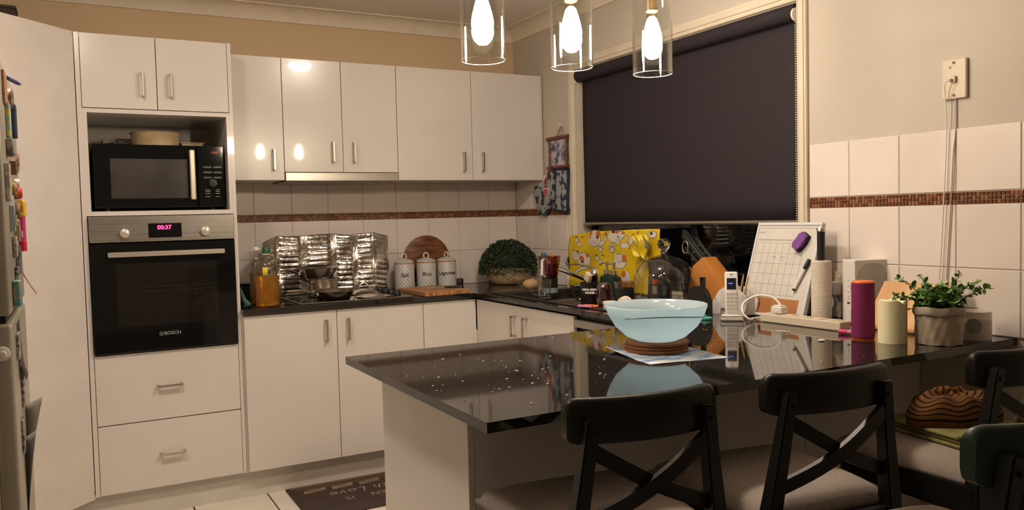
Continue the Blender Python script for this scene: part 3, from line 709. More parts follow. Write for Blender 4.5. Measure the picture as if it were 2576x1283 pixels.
# foil splatter guard
FOIL = mat('crinkled_aluminium_foil', (.66,.63,.58), .22, 1.0, bump=.35, bscale=45, nscale=20)
plan = [(-1.615,-.275), (-1.515,-.090), (-1.365,-.072), (-1.195,-.066), (-1.075,-.066), (-.965,-.072), (-.925,-.200)]
def plan_at(s):
    k = min(int(s), len(plan)-2); t = s-k; a, b = plan[k], plan[k+1]
    dx, dy = b[0]-a[0], b[1]-a[1]; l = math.hypot(dx, dy); return (a[0]+dx*t, a[1]+dy*t), (dy/l, -dx/l), t
def foil(u, v):
    s = u*(len(plan)-1-1e-6); (x, y), (nx, ny), t = plan_at(s)
    rib = 0
    if .12 < t < .88 and v > .06:
        q = (v*11) % 1; rib = .006*max(0, math.sin(PI*q))**.6*min(1, (t-.12)*12, (.88-t)*12) if .12 < q < .95 else 0
    cr = .005*math.sin(9*u+6*v)+.003*math.sin(23*u-14*v)
    top = .318 - .030*max(0, 1-u*6) - .012*max(0, u*6-5.0) + .003*math.sin(17*u)
    d = rib+cr
    lean = .012*(1-v)
    return (x+nx*(d+lean), y+ny*(d+lean), .9075+top*v)
gd2 = thing('splatter_guard', 'crinkled silver foil splatter guard folded around the back of the cooktop', 'splatter guard', (-1.25,-.1,.907))
child(MB().grid(foil, 156, 77), 'foil_panels', FOIL, gd2, smooth='full', solid=.0006)
child(MB().tube([foil(k/40, 1.0) for k in range(41)], .0022, 6), 'rolled_edge', FOIL, gd2, smooth=True)
# pans
PANS = mat('polished_pan_steel', (.74,.69,.63), .24, 1.0, col2=(.62,.57,.52), nscale=12, stretch=(1,1,6))
DARKS = mat('dark_pan_steel', (.36,.31,.27), .25, 1.0)
def pan_handle(root, x, y, z, ang, L, rise, name='handle'):
    d = Vector((math.cos(ang), math.sin(ang), 0)); p = []; c = Vector((x, y, z))
    for k in range(9):
        t = k/8; p.append(c + d*L*t + Vector((0,0,rise*math.sin(PI*min(1, t*1.15)*.55))))
    child(MB().tube(p, [.007,.008,.009,.010,.011,.0115,.0115,.010,.006], 8, flat=.6), name, PANS, root, smooth=True)
    child(MB().sphere(tuple(c), .012, 12, 8, (.8,.8,1)), 'rivet_plate', PANS, root, smooth=True)
sp = thing('saucepan', 'stainless steel saucepan on the back left of the cooktop under a frying pan', 'saucepan', (-1.315,-.30,.907))
child(MB().lathe([(0,0),(.076,0),(.080,.004),(.080,.093),(.083,.096),(.080,.098),(.077,.094),(.077,.006),(0,.006)], -1.315, -.250, 44, .9075), 'pot', PANS, sp, smooth=True)
pan_handle(sp, -1.385, -.295, .985, math.radians(208), .165, .034)
fp = thing('frying_pan', 'stainless frying pan stacked on top of the saucepan', 'frying pan', (-1.345,-.31,1.006))
child(MB().lathe([(0,0),(.082,0),(.090,.004),(.118,.046),(.1235,.052),(.1205,.054),(.114,.048),(.087,.008),(0,.006)], -1.355, -.26, 48, 1.0065), 'pan', PANS, fp, smooth=True)
pan_handle(fp, -1.452, -.322, 1.034, math.radians(214), .13, .026)
fp2 = thing('frying_pan', 'small steel frying pan at the front of the cooktop', 'frying pan', (-1.330,-.455,.907))
child(MB().lathe([(0,0),(.076,0),(.084,.004),(.106,.038),(.110,.043),(.107,.044),(.101,.038),(.080,.008),(0,.006)], -1.318, -.460, 48, .9075), 'pan', DARKS, fp2, smooth=True)
pan_handle(fp2, -1.410, -.502, .938, math.radians(200), .17, .030)
pld = thing('pan_lid', 'domed steel pan lid with a loop handle right of the pans', 'lid', (-1.105,-.30,.907))
child(MB().lathe([(.078,0),(.0795,.004),(.074,.010),(.055,.020),(.030,.026),(0,.028)], -1.105, -.30, 40, .9075), 'lid_dome', PANS, pld, smooth=True)
child(MB().tube([(-1.105+.030*math.cos(PI*k/10), -.30, .9335+.034*math.sin(PI*k/10)) for k in range(11)], .0045, 8), 'loop_handle', PANS, pld, smooth=True)
ld2 = MB().lathe([(0,0),(.086,0),(.088,.003),(.080,.006),(.03,.012),(0,.013)], -1.112, -.470, 40, .9075)
l2 = thing('pan_lid', 'flat upturned steel lid beside the small frying pan', 'lid', (-1.112,-.470,.907)); child(ld2, 'lid_plate', PANS, l2, smooth=True)
child(MB().lathe([(.0855,.0005),(.0895,.0005),(.0895,.004),(.0855,.004)], -1.112, -.470, 40, .9075, closed=True), 'lid_rim', PANS, l2, smooth=True)
# oil bottle
CLEARP = thin_glass('clear_plastic', (.95,.95,.90), .6, .05, 3)
OIL = mat('golden_oil', (.85,.42,.04), .08, trans=.75, ior=1.25, col2=(.75,.30,.02), nscale=12)
ob = thing('oil_bottle', 'large clear plastic bottle half full of golden oil with a green cap', 'bottle', (-1.650,-.505,.9))
bp_ = [(0,0),(.050,0),(.056,.006),(.057,.06),(.054,.075),(.057,.09),(.057,.150),(.054,.185),(.042,.220),(.026,.240),(.018,.248),(.016,.262)]
child(MB().lathe(bp_, -1.650, -.505, 36, .9003, capt=False), 'bottle_shell', CLEARP, ob, smooth=True)
child(MB().lathe([(0,.003),(.048,.003),(.0535,.008),(.0545,.06),(.0515,.075),(.0545,.09),(.0545,.146),(0,.146)], -1.650, -.505, 36, .9003), 'oil', OIL, ob, smooth=True)
child(MB().lathe([(.0185,0),(.0185,.026),(.017,.028),(0,.028)], -1.650, -.505, 24, 1.154), 'cap', mat('green_cap', (.01,.10,.05), .4), ob, smooth=True)
child(MB().lathe([(.0175,0),(.022,.002),(.0175,.005)], -1.650, -.505, 24, 1.146, capb=False, capt=False), 'neck_ring', WPLAST, ob, smooth=True)
child(MB().grid(lambda a, b: (-1.650+.0578*math.cos(-2.12+.42*a), -.505+.0578*math.sin(-2.12+.42*a), 1.050+.040*b), 10, 2), 'label', mat('yellow_label', (.75,.55,.05), .5), ob, smooth=True, solid=.0004)
ob2 = thing('swing_top_bottle', 'clear swing-top glass bottle of dark oil behind the plastic bottle', 'bottle', (-1.668,-.36,.9))
child(MB().lathe([(0,0),(.034,0),(.037,.004),(.037,.165),(.030,.205),(.014,.228),(.013,.255),(.016,.258),(.016,.264)], -1.668, -.36, 28, .9003, capt=False), 'bottle_glass', GLASS, ob2, smooth=True)
child(MB().lathe([(0,.003),(.0345,.003),(.0345,.155),(0,.155)], -1.668, -.36, 28, .9003), 'oil', mat('dark_oil', (.30,.16,.03), .1, trans=.5, ior=1.25), ob2, smooth=True)
child(MB().lathe([(.0155,0),(.0155,.010),(.010,.018),(0,.019)], -1.668, -.36, 20, 1.1645), 'stopper', mat('white_ceramic', (.72,.68,.62), .25), ob2, smooth=True)
child(MB().tube([(-1.651,-.362,1.176), (-1.640,-.365,1.165), (-1.644,-.365,1.135), (-1.653,-.363,1.128)], .0014, 6).tube([(-1.685,-.362,1.176), (-1.698,-.365,1.165), (-1.694,-.365,1.13), (-1.684,-.363,1.122)], .0014, 6), 'wire_bail', SATIN, ob2, smooth=True)['kind'] = 'stuff'
bb = thing('black_canister', 'black square canister against the wall behind the oil bottles', 'canister', (-1.70,-.19,.9))
child(MB().box(-1.765, -1.640, -.25, -.12, .9003, .985, .006, 2), 'canister_body', BLACKP, bb)
child(MB().box(-1.769, -1.636, -.254, -.116, .985, .998, .004, 2), 'canister_lid', BLACKG, bb)
gl = MB(); gl.tube([(-1.757,-.500,.9055), (-1.742,-.515,.915), (-1.757,-.490,.935), (-1.762,-.470,.965), (-1.765,-.455,.990)], [.017,.020,.015,.010,.004], 10, flat=.7)
tag(gl.build('dish_cloth', mat('green_cloth', (.06,.16,.10), .9, col2=(.04,.11,.07), nscale=60), smooth='full'), 'small crumpled green cloth at the left end of the worktop', 'cloth')
# canisters
CANM = diamond_mat('grey_lattice_ceramic', (.40,.40,.39), (.66,.63,.58), 17, 6)
CANW = mat('cream_ceramic', (.68,.63,.56), .3); ORNG = mat('orange_seal', (.62,.20,.05), .5)
def canister(x, y, z_, word, label, ha):
    t = thing('canister', label, 'canister', (x, y, .9), 0, 'three patterned canisters')
    h = .148
    child(MB().lathe([(0,0),(.052,0),(.0565,.004),(.0565,h-.004),(.054,h),(0,h)], x, y, 44, .9003), 'jar', CANM, t, smooth=True)
    child(MB().lathe([(.0545,0),(.0565,.0015),(.0565,.0035),(.0545,.005)], x, y, 44, .9003+h, closed=True), 'seal_ring', ORNG, t, smooth=True)
    child(MB().lathe([(0,0),(.0555,0),(.0565,.003),(.050,.012),(.030,.021),(0,.025)], x, y, 44, .9003+h+.004), 'lid', mat('grey_ceramic_lid', (.50,.49,.46), .3, col2=(.42,.41,.39), nscale=90), t, smooth=True)
    child(MB().tube([(x+.016*math.cos(a)*math.cos(ha), y+.016*math.cos(a)*math.sin(ha), .9003+h+.040+.016*math.sin(a)) for a in [PI*2*k/20 for k in range(21)]], .0042, 8, caps=False), 'ring_handle', CANW, t, smooth=True)
    lx = -.30  # lettering wrapped on the front
    c = bpy.data.curves.new('txt', 'FONT'); c.body = word; c.size = .031; c.align_x = 'CENTER'; c.align_y = 'CENTER'; c.shear = .25; c.extrude = .0003; c.resolution_u = 2; c.offset = .0005
    to = bpy.data.objects.new('t', c); COL.objects.link(to); dg = bpy.context.evaluated_depsgraph_get(); me = bpy.data.meshes.new_from_object(to.evaluated_get(dg)); bpy.data.objects.remove(to)
    for v in me.vertices:
        a = -PI/2-.36 + v.co.x/.0568; r_ = .0571+v.co.z; v.co = Vector((x+r_*math.cos(a), y+r_*math.sin(a), z_+v.co.y))
    me.materials.clear(); me.materials.append(INK); o = bpy.data.objects.new('lettering', me); COL.objects.link(o); o.parent = t; o.matrix_parent_inverse = Matrix.Translation(t.location).inverted()
canister(-.812, -.135, .985, 'Salt', 'grey lattice canister lettered Salt', .2)
canister(-.678, -.135, .985, 'Rice', 'grey lattice canister lettered Rice', .1)
canister(-.551, -.135, .985, 'Legumes', 'grey lattice canister lettered Legumes', 1.9)
rb = thing('round_board', 'round dark acacia serving board leaning on the tiles behind the canisters', 'board', (-.628,-.03,.9))
ACA = mat('acacia_wood', (.26,.105,.045), .4, col2=(.085,.026,.010), nscale=5, stretch=(2.4,1,9), ndetail=6, contrast=(.38,.66))
th = math.radians(7)
MR = Matrix.Translation((-.626,-.0175,1.056)) @ Matrix.Rotation(-.55, 4, 'Y') @ Matrix.Rotation(PI/2, 4, 'X')
child(MB().lathe([(0,-.008),(.140,-.008),(.146,-.005),(.146,.005),(.140,.008),(0,.008)], 0, 0, 64).xf(MR), 'disc', ACA, rb, smooth=True)
tagp = MB(); tagp.box(-.455, -.405, -.055, -.042, .9005, .938, .008, 2); child(tagp, 'leather_strap', mat('dark_leather', (.05,.022,.014), .5), rb)
child(MB().lathe([(.004,0),(.008,0),(.008,.002),(.004,.002)], 0, 0, 16, closed=True).xf(Matrix.Translation((-.432,-.055,.922)) @ Matrix.Rotation(PI/2, 4, 'X')), 'eyelet', SATIN, rb)
cb = thing('chopping_board', 'rectangular bamboo chopping board lying at the worktop corner', 'board', (-.80,-.42,.9))
BAM = mat('bamboo_board', (.44,.22,.09), .45, col2=(.33,.145,.055), nscale=10, stretch=(1,22,1), contrast=(.3,.7))
MC = Matrix.Translation((-.765,-.430,0)) @ Matrix.Rotation(math.radians(3), 4, 'Z')
child(MB().box(-.130, .130, -.178, .178, .9005, .924, .003, 2).xf(MC), 'board_slab', BAM, cb)
child(MB().box(-.130, .130, -.1785, -.1765, .9035, .921).xf(MC), 'end_grain', mat('bamboo_end_grain', (.50,.25,.10), .6, col2=(.24,.095,.035), nscale=60, stretch=(1,1,.1), contrast=(.4,.6)), cb)
kf = thing('kitchen_knife', 'small black-handled knife lying on the bamboo board', 'knife', (-.74,-.46,.924))
MK = Matrix.Translation((-.715,-.475,.9245)) @ Matrix.Rotation(math.radians(-14), 4, 'Z')
child(MB().prism([(0,-.009), (-.11,-.004), (-.125,.004), (-.08,.008), (0,.008)], 'z', .005, .0065).xf(MK), 'blade', PANS, kf)
child(MB().box(0, .085, -.010, .010, .0005, .0135, .004, 2).xf(MK), 'grip', BLACKP, kf)
child(MB().box(.083, .090, -.0095, .0095, .001, .013, .002).xf(MK), 'pommel', SATIN, kf)

# bush in cream pot
pb = thing('potted_bush', 'clipped round green bush in a cream bowl pot in the kitchen corner', 'plant', (-.175,-.20,.9))
child(MB().lathe([(0,0),(.085,0),(.105,.006),(.130,.040),(.138,.070),(.130,.100),(.122,.100),(.128,.068),(0,.060)], -.175, -.20, 48, .9003), 'pot', mat('cream_stoneware', (.60,.44,.27), .55, col2=(.52,.37,.22), nscale=16), pb, smooth=True)
def leaves(n, fn, seed, mats, root, name, L=(.010,.006)):
    r0 = random.Random(seed); mbs = [MB() for _ in mats]
    for k in range(n):
        c, nrm = fn(r0); c = Vector(c); nrm = Vector(nrm).normalized()
        t = (nrm + Vector((r0.gauss(0,.6), r0.gauss(0,.6), r0.gauss(0,.6)))).normalized(); s = t.cross(Vector((r0.gauss(0,1), r0.gauss(0,1), r0.gauss(0,1)))).normalized(); q = t.cross(s)
        l, w_ = L[0]*(.7+.6*r0.random()), L[1]*(.7+.6*r0.random())
        mbs[int(r0.random()*len(mats))]._add([c, c+t*l*.45+s*w_/2+q*.001, c+t*l, c+t*l*.45-s*w_/2+q*.001], [(0,1,2,3)])
    for mb, m in zip(mbs, mats): child(mb, name, m, root, recalc=False)['kind'] = 'stuff'
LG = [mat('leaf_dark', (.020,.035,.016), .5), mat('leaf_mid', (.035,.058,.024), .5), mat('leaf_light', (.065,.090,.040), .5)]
def bushfn(r0):
    a = r0.random()*2*PI; ph = math.acos(1-1.18*r0.random()); rr_ = (.145+.012*r0.random())*(1+.04*math.sin(5*a)*math.sin(4*ph))
    d = Vector((math.sin(ph)*math.cos(a), math.sin(ph)*math.sin(a), math.cos(ph)*1.02))
    c = Vector((-.180,-.200,.995)) + Vector((d.x*1.08, d.y, d.z))*rr_
    c.x = min(c.x, -.034); c.y = min(c.y, -.024); return c, d
leaves(5200, bushfn, 2, LG, pb, 'foliage', (.016,.010))
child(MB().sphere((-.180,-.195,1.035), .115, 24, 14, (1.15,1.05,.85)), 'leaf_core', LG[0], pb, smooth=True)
# bread bag
bg_ = thing('bread_bag', 'clear plastic bag with a brown bread roll lying by the sink', 'bag', (-.30,-.55,.9))
child(MB().sphere((-.275,-.640,.930), .034, 20, 12, (1.5,1.0,.85)), 'bread_roll', mat('bread_crust', (.42,.22,.08), .7, col2=(.55,.36,.18), nscale=12), bg_, smooth=True)
def bagf(u, v):
    a = 2*PI*u; rr_ = .052*(1-.55*v)*(1+.14*math.sin(3*a+4*v)+.08*math.sin(5*a-7*v)); p = Vector((-.275,-.650,.935)).lerp(Vector((-.33,-.46,.985)), v)
    return (p.x+rr_*1.25*math.cos(a), p.y+rr_*.6*math.sin(a)+.01*math.sin(9*v), max(.9012, p.z+rr_*.9*math.sin(a)))
child(MB().grid(bagf, 28, 18), 'film', thin_glass('bag_film', (.93,.88,.78), .55, .12, 2.0, .15), bg_, smooth='full')

# ------------------------------------------------------------------ sink side
GRAN = mat('black_granite_composite', (.025,.021,.018), .38, col2=(.04,.034,.03), nscale=300)
sk = thing('sink', 'black composite sink with drainer set into the worktop', 'sink', (-.32,-1.2,.9))
K0, K1, J0, J1 = -.548, -.092, -1.735, -.690
mb = MB(); ri = .018
for a in ((K0, SX0+.003, J0, J1), (SX1-.003, K1, J0, J1), (SX0, SX1, SY1-.003, J1), (SX0, SX1, SY0-.10, SY0+.003), (SX0, SX1, J0, J0+.03)): mb.box(a[0], a[1], a[2], a[3], .9003, .9055, .002)
child(mb, 'rim', GRAN, sk)
mb = MB().box(SX0+.002, SX0+.008, SY0+.002, SY1-.002, .72, .902).box(SX1-.008, SX1-.002, SY0+.002, SY1-.002, .72, .902).box(SX0+.002, SX1-.002, SY0+.002, SY0+.008, .72, .902).box(SX0+.002, SX1-.002, SY1-.008, SY1-.002, .72, .902).box(SX0+.002, SX1-.002, SY0+.002, SY1-.002, .714, .722)
child(mb, 'basin', GRAN, sk)
child(MB().box(SX0, SX1, J0+.03, SY0-.10, .9003, .9025), 'drainer', GRAN, sk)
for k in range(7): child(MB().box(SX0+.03+k*.058, SX0+.042+k*.058, J0+.05, SY0-.12, .9025, .9042, .0006), 'drainer_ridge', GRAN, sk)
child(MB().lathe([(0,0),(.040,0),(.042,.003),(0,.004)], -.32, -1.0, 24, .722), 'drain', STEEL, sk)
tp = thing('mixer_tap', 'chrome mixer tap with a long spout over the sink', 'tap', (-.118,-1.03,.9))
child(MB().lathe([(0,0),(.026,0),(.026,.006),(.022,.010),(.022,.075),(.024,.078),(.022,.105),(.012,.118),(0,.120)], -.125, -1.035, 28, .9057), 'tap_body', CHROME, tp, smooth=True)
child(MB().tube([(-.125,-1.02,.955), (-.150,-.97,.972), (-.190,-.89,1.002), (-.235,-.80,1.030), (-.260,-.755,1.040), (-.273,-.735,1.037), (-.276,-.728,1.022)], [.013,.0125,.012,.012,.012,.012,.011], 12), 'spout', CHROME, tp, smooth=True)
child(MB().tube([(-.125,-1.035,1.018), (-.140,-1.00,1.035), (-.17,-.945,1.046), (-.195,-.90,1.045)], [.014,.012,.010,.008], 10, flat=.55), 'lever', CHROME, tp, smooth=True)
# yellow foil sheet with printed cats
YEL = mat('yellow_print_film', (.72,.52,.02), .32, col2=(.62,.43,.012), nscale=9, bump=.25, bscale=24, spec=.5)
def sheet_x(y, z):
    return -.052 - .004*math.sin(9*y+5*z) - .003*math.sin(38*z+4*y) - .002*math.sin(31*y) + .025*(z-.91)
def sheet(u, v):
    y = -.665 + (-1.455+.665)*u; top = 1.188+.030*min(1, u*3.2)-.006*math.sin(5*u)
    if u < .04: top -= .022*(1-u/.04)**2
    z = .9075 + (top-.9075)*v; return (sheet_x(y, z), y, z)
ys_ = thing('splash_sheet', 'yellow splash sheet printed with white cats standing behind the sink', 'splash guard', (-.06,-1.05,.907))
child(MB().grid(sheet, 70, 30), 'sheet', YEL, ys_, smooth='full', solid=.0012)
WCAT = mat('print_white', (.66,.60,.55), .45); OCAT = mat('print_orange', (.55,.14,.03), .45); BCAT = mat('print_black', (.02,.015,.015), .5)
PR = {'w': MB(), 'o': MB(), 'b': MB()}
def blob(k, y, z, ry, rz, rot=0, lift=.0014, n=18, squ=0):
    pts = []
    for i in range(n):
        a = 2*PI*i/n; c, s = math.cos(a), math.sin(a)
        if squ: c = math.copysign(abs(c)**squ, c); s = math.copysign(abs(s)**squ, s)
        dy, dz = ry*c, rz*s; yy = y + dy*math.cos(rot)-dz*math.sin(rot); zz = z + dy*math.sin(rot)+dz*math.cos(rot)
        pts.append((sheet_x(yy, zz)-lift, yy, zz))
    ctr = (sheet_x(y, z)-lift, y, z); PR[k]._add(pts+[ctr], [(i, (i+1) % n, n) for i in range(n)])
def oblob(y, z, ry, rz, rot=0, lift=.0016, **kk): blob('b', y, z, ry+.0022, rz+.0022, rot, lift-.0005, **kk); blob('w', y, z, ry, rz, rot, lift, **kk)
def pstroke(k, pts, wd, lift=.0024):
    for (a, b) in zip(pts, pts[1:]):
        dy, dz = b[0]-a[0], b[1]-a[1]; l = math.hypot(dy, dz) or 1; ny, nz = -dz/l*wd/2, dy/l*wd/2
        q = [(a[0]+ny, a[1]+nz), (b[0]+ny, b[1]+nz), (b[0]-ny, b[1]-nz), (a[0]-ny, a[1]-nz)]
        PR[k]._add([(sheet_x(*p)-lift, *p) for p in q], [(0,1,2,3)])
def tri(k, p, lift=.002): PR[k]._add([(sheet_x(*q)-lift, *q) for q in p], [(0,1,2)])
def tail(pts, wd): pstroke('b', pts, wd+.005, .0012); pstroke('w', pts, wd, .0017)
# sitting cat seen from behind
oblob(-.918, 1.172, .060, .038, squ=.8); oblob(-.918, 1.200, .040, .018)
tail([(-.975,1.150), (-1.005,1.152), (-1.022,1.175), (-1.020,1.205)], .016); blob('o', -1.020, 1.198, .009, .014, lift=.0022)
blob('o', -.880, 1.190, .014, .022, lift=.0022); blob('o', -.950, 1.196, .020, .024, lift=.0022); blob('b', -.948, 1.181, .009, .008, lift=.0026)
for q in (-.890, -.908, -.926, -.944): pstroke('b', [(q, 1.165), (q, 1.137)], .0025)
for q in (-.898, -.937): oblob(q, 1.138, .010, .007)
# butterflies
for by, bz in ((-.757, 1.152), (-.958, 1.060)):
    oblob(by+.010, bz+.010, .014, .013); oblob(by-.020, bz-.010, .014, .013)
    for d_ in (.022, -.036): pstroke('b', [(by+d_, bz+.030), (by+d_-.014, bz+.026)], .006)
# lying cat face at the top edge
oblob(-1.110, 1.186, .070, .030); oblob(-1.165, 1.196, .032, .016); blob('o', -1.120, 1.209, .024, .008, lift=.0022); blob('b', -1.090, 1.209, .014, .007, lift=.0022); blob('o', -1.180, 1.205, .012, .008, lift=.0022)
oblob(-1.135, 1.158, .020, .009, .5); blob('b', -1.138, 1.186, .005, .005, lift=.0026); blob('b', -1.150, 1.172, .004, .003, lift=.0026); pstroke('b', [(-1.120,1.172), (-1.132,1.166)], .003)
# paws
for py_, pz_, sc in ((-.985, 1.126, .8), (-1.085, 1.126, 1.0)):
    oblob(py_, pz_-.008, .018*sc, .013*sc)
    for q in (-.026, -.010, .010, .026): oblob(py_+q*sc, pz_+(.016 if abs(q) < .02 else .004)*sc, .008*sc, .007*sc)
# food bowl with bone
PR['b']._add([(sheet_x(a, b)-.0010, a, b) for a, b in ((-1.160,1.128), (-1.236,1.128), (-1.222,1.158), (-1.172,1.158))], [(0,1,2,3)])
PR['w']._add([(sheet_x(a, b)-.0018, a, b) for a, b in ((-1.165,1.131), (-1.231,1.131), (-1.219,1.156), (-1.175,1.156))], [(0,1,2,3)])
tail([(-1.205,1.160), (-1.212,1.180)], .010); oblob(-1.206, 1.182, .007, .006); oblob(-1.217, 1.182, .007, .006)
# walking cat, lower left
oblob(-.815, 1.060, .060, .036); oblob(-.735, 1.078, .034, .028); tri('b', ((-.752,1.098), (-.768,1.092), (-.768,1.112))); tail([(-.862,1.040), (-.835,1.016), (-.790,1.010), (-.750,.995), (-.728,.972)], .014)
blob('o', -.795, 1.063, .020, .016, lift=.0022); blob('b', -.802, 1.046, .010, .007, lift=.0026); blob('o', -.848, 1.084, .014, .012, lift=.0022); blob('o', -.735, 1.032, .012, .012, lift=.0022); blob('o', -.728, .972, .007, .009, lift=.0022)
# cat face, lower right
oblob(-1.150, 1.062, .052, .036); tri('w', ((-1.105,1.078), (-1.105,1.104), (-1.128,1.092))); tri('w', ((-1.190,1.080), (-1.190,1.112), (-1.165,1.096))); blob('o', -1.186, 1.078, .018, .022, lift=.0022)
for q in (-1.135, -1.160): pstroke('b', [(q+.007, 1.064), (q, 1.060), (q-.007, 1.064)], .003)
blob('b', -1.148, 1.052, .004, .003, lift=.0026); blob('o', -1.185, 1.000, .016, .018, lift=.0016); oblob(-1.20, .985, .03, .03, lift=.0010)
# bird and cat on the right
oblob(-1.250, 1.172, .012, .028, .4); oblob(-1.290, 1.168, .028, .020, -.3); blob('b', -1.300, 1.172, .010, .010, lift=.0026); tri('o', ((-1.285,1.205), (-1.300,1.220), (-1.300,1.196))); oblob(-1.33, 1.115, .026, .03); blob('o', -1.315, 1.105, .010, .012, lift=.0022)
oblob(-1.405, 1.198, .030, .016); blob('b', -1.400, 1.204, .010, .006, lift=.0026)
for k, m, nme in (('w', WCAT, 'cat_print'), ('o', OCAT, 'patch_print'), ('b', BCAT, 'outline_print')): child(PR[k], nme, m, ys_, recalc=False)['kind'] = 'stuff'
def crumple(u, v):
    y = -1.325-.105*u; z = 1.095+.105*v; f_ = .012*math.sin(14*u+3*v)+.008*math.sin(9*v+20*u)
    return (-.085-f_-.010*v, y+.012*math.sin(7*v), z-.02*u*(1-v))
child(MB().grid(crumple, 20, 14), 'crumpled_corner', mat('crumpled_yellow_film', (.68,.50,.02), .3, col2=(.16,.14,.10), nscale=18, contrast=(.40,.52)), ys_, smooth='full', solid=.001)
pg = thing('potted_succulent', 'dark green leaves peeking out left of the yellow sheet', 'plant', (-.030,-.652,.9))
child(MB().lathe([(0,0),(.020,0),(.025,.060),(.022,.062),(0,.055)], -.030, -.652, 20, .9003), 'pot', WPLAST, pg, smooth=True)
mb = MB()
for k in range(16):
    a = k*2.4; el = .5+.5*(k % 3)/2; d = Vector((math.cos(a)*math.cos(el)*.5-.15, math.sin(a)*math.cos(el)*.4+.22, math.sin(el))).normalized(); s = d.cross(Vector((0,0,1))).normalized()*.006; c = Vector((-.030,-.652,1.0+.035*(k/16)))
    mb._add([c, c+d*.025+s, c+d*.05, c+d*.025-s], [(0,1,2,3)])
child(mb, 'leaf_tuft', LG[1], pg, recalc=False)['kind'] = 'stuff'
child(MB().tube([(-.030,-.652,.955), (-.030,-.650,1.03)], .004, 6), 'stem', LG[0], pg)
# power outlets on the right wall
def gpo(y0, y1, z0, z1, label, sw_):
    t = thing('power_outlet', label, 'power outlet', (-.008, (y0+y1)/2, z0))
    p = child(MB().box(-.018, -.0085, y0, y1, z0, z1, .003, 2), 'plate', CPLAST, t)
    for k in range(sw_):
        yy = y0+(y1-y0)*(k+.5)/sw_
        child(MB().box(-.022, -.018, yy-.006, yy+.006, z1-.022, z1-.008, .001), 'switch', WPLAST, t)
        mb = MB()
        for a, b in ((.008,.5), (-.008,-.5)): mb.bar((-.0183, yy+a, z0+.034), (-.0183, yy+a+b*.008, z0+.022), .0006, .002, up=(1,0,0))
        mb.bar((-.0183, yy, z0+.016), (-.0183, yy, z0+.008), .0006, .002, up=(1,0,0))
        child(mb, 'slots', INK, t)['kind'] = 'stuff'
gpo(-.290, -.185, 1.012, 1.083, 'cream double power outlet partly behind the bush', 2)
gpo(-.455, -.320, 1.012, 1.084, 'cream double power outlet on the tiles right of the bush', 2)

# things by the sink
jg = thing('measuring_jug', 'clear jug of brown liquid with a red lid behind the glass mug', 'jug', (-.30,-.90,.9))
JY, JX = -.945, -.340
child(MB().lathe([(.040,0),(.056,.105),(.058,.110),(.054,.110),(.038,.004),(0,.004)], JX, JY, 32, .985, capb=True), 'jug_wall', thin_glass('jug_plastic', (.72,.42,.34), .5, .12, 3), jg, smooth=True)
child(MB().lathe([(0,.006),(.037,.006),(.048,.072),(0,.072)], JX, JY, 32, .985), 'liquid', mat('brown_sauce', (.20,.055,.025), .4), jg, smooth=True)
child(MB().lathe([(0,0),(.036,0),(.039,.010),(.040,.080),(.034,.084),(0,.084)], JX, JY, 32, .9058), 'motor_base', BLACKP, jg, smooth=True)
child(MB().lathe([(.0392,.004),(.0405,.004),(.0405,.030),(.0398,.030)], JX, JY, 32, .9058, closed=True), 'grey_band', mat('grey_blue_band', (.22,.25,.29), .35), jg, smooth=True)
child(MB().tube([(JX+.01,JY+.070,1.098), (JX-.01,JY+.045,1.100), (JX-.03,JY+.0,1.094)], [.006,.012,.010], 8), 'red_lid', mat('red_plastic', (.45,.02,.02), .35), jg, smooth=True)
child(MB().tube([(JX-.045,JY-.020,1.080), (JX-.065,JY-.035,1.075), (JX-.070,JY-.040,1.005), (JX-.050,JY-.030,.995)], .007, 8), 'jug_handle', WPLAST, jg, smooth=True)
child(MB().sphere((JX-.035,JY-.005,1.098), .013, 12, 8, (1,1,1.3)), 'blue_knob', mat('blue_plastic', (.02,.09,.20), .4), jg, smooth=True)
mg = thing('glass_mug', 'empty clear glass mug on the edge of the sink', 'mug', (-.485,-1.13,.9))
GX, GY = -.487, -1.135
child(MB().lathe([(0,0),(.030,0),(.031,.004),(.0325,.088),(.0305,.088),(.0288,.016),(.026,.012),(0,.012)], GX, GY, 30, .9058), 'mug_wall', thin_glass('mug_glass', (.93,.94,.92), .8, .07, 2.4), mg, smooth=True)
child(MB().tube([(GX-.028,GY+.018,.975), (GX-.044,GY+.032,.972), (GX-.048,GY+.036,.948), (GX-.042,GY+.032,.926), (GX-.028,GY+.016,.920)], .005, 8), 'mug_handle', thin_glass('mug_glass', (.93,.94,.92), .8, .07, 2.4), mg, smooth=True)
bm_ = thing('black_mug', 'black mug reading WITH GREAT POWER with a brush standing in it', 'mug', (-.455,-1.475,.9))
BX, BY = -.455, -1.475; BZ = .9044
child(MB().lathe([(0,0),(.040,0),(.0425,.004),(.0425,.096),(.0395,.096),(.038,.008),(0,.008)], BX, BY, 36, BZ), 'mug_wall', mat('black_glaze', (.012,.010,.010), .15, spec=.5), bm_, smooth=True)
hd = Vector((-.88,.47,0)).normalized()
child(MB().tube([(BX+hd.x*q, BY+hd.y*q, BZ+z) for q, z in ((.040,.080), (.058,.083), (.072,.070), (.074,.050), (.068,.032), (.052,.020), (.039,.022))], .0055, 8), 'mug_handle', mat('black_glaze', (.012,.01,.01), .15), bm_, smooth=True)
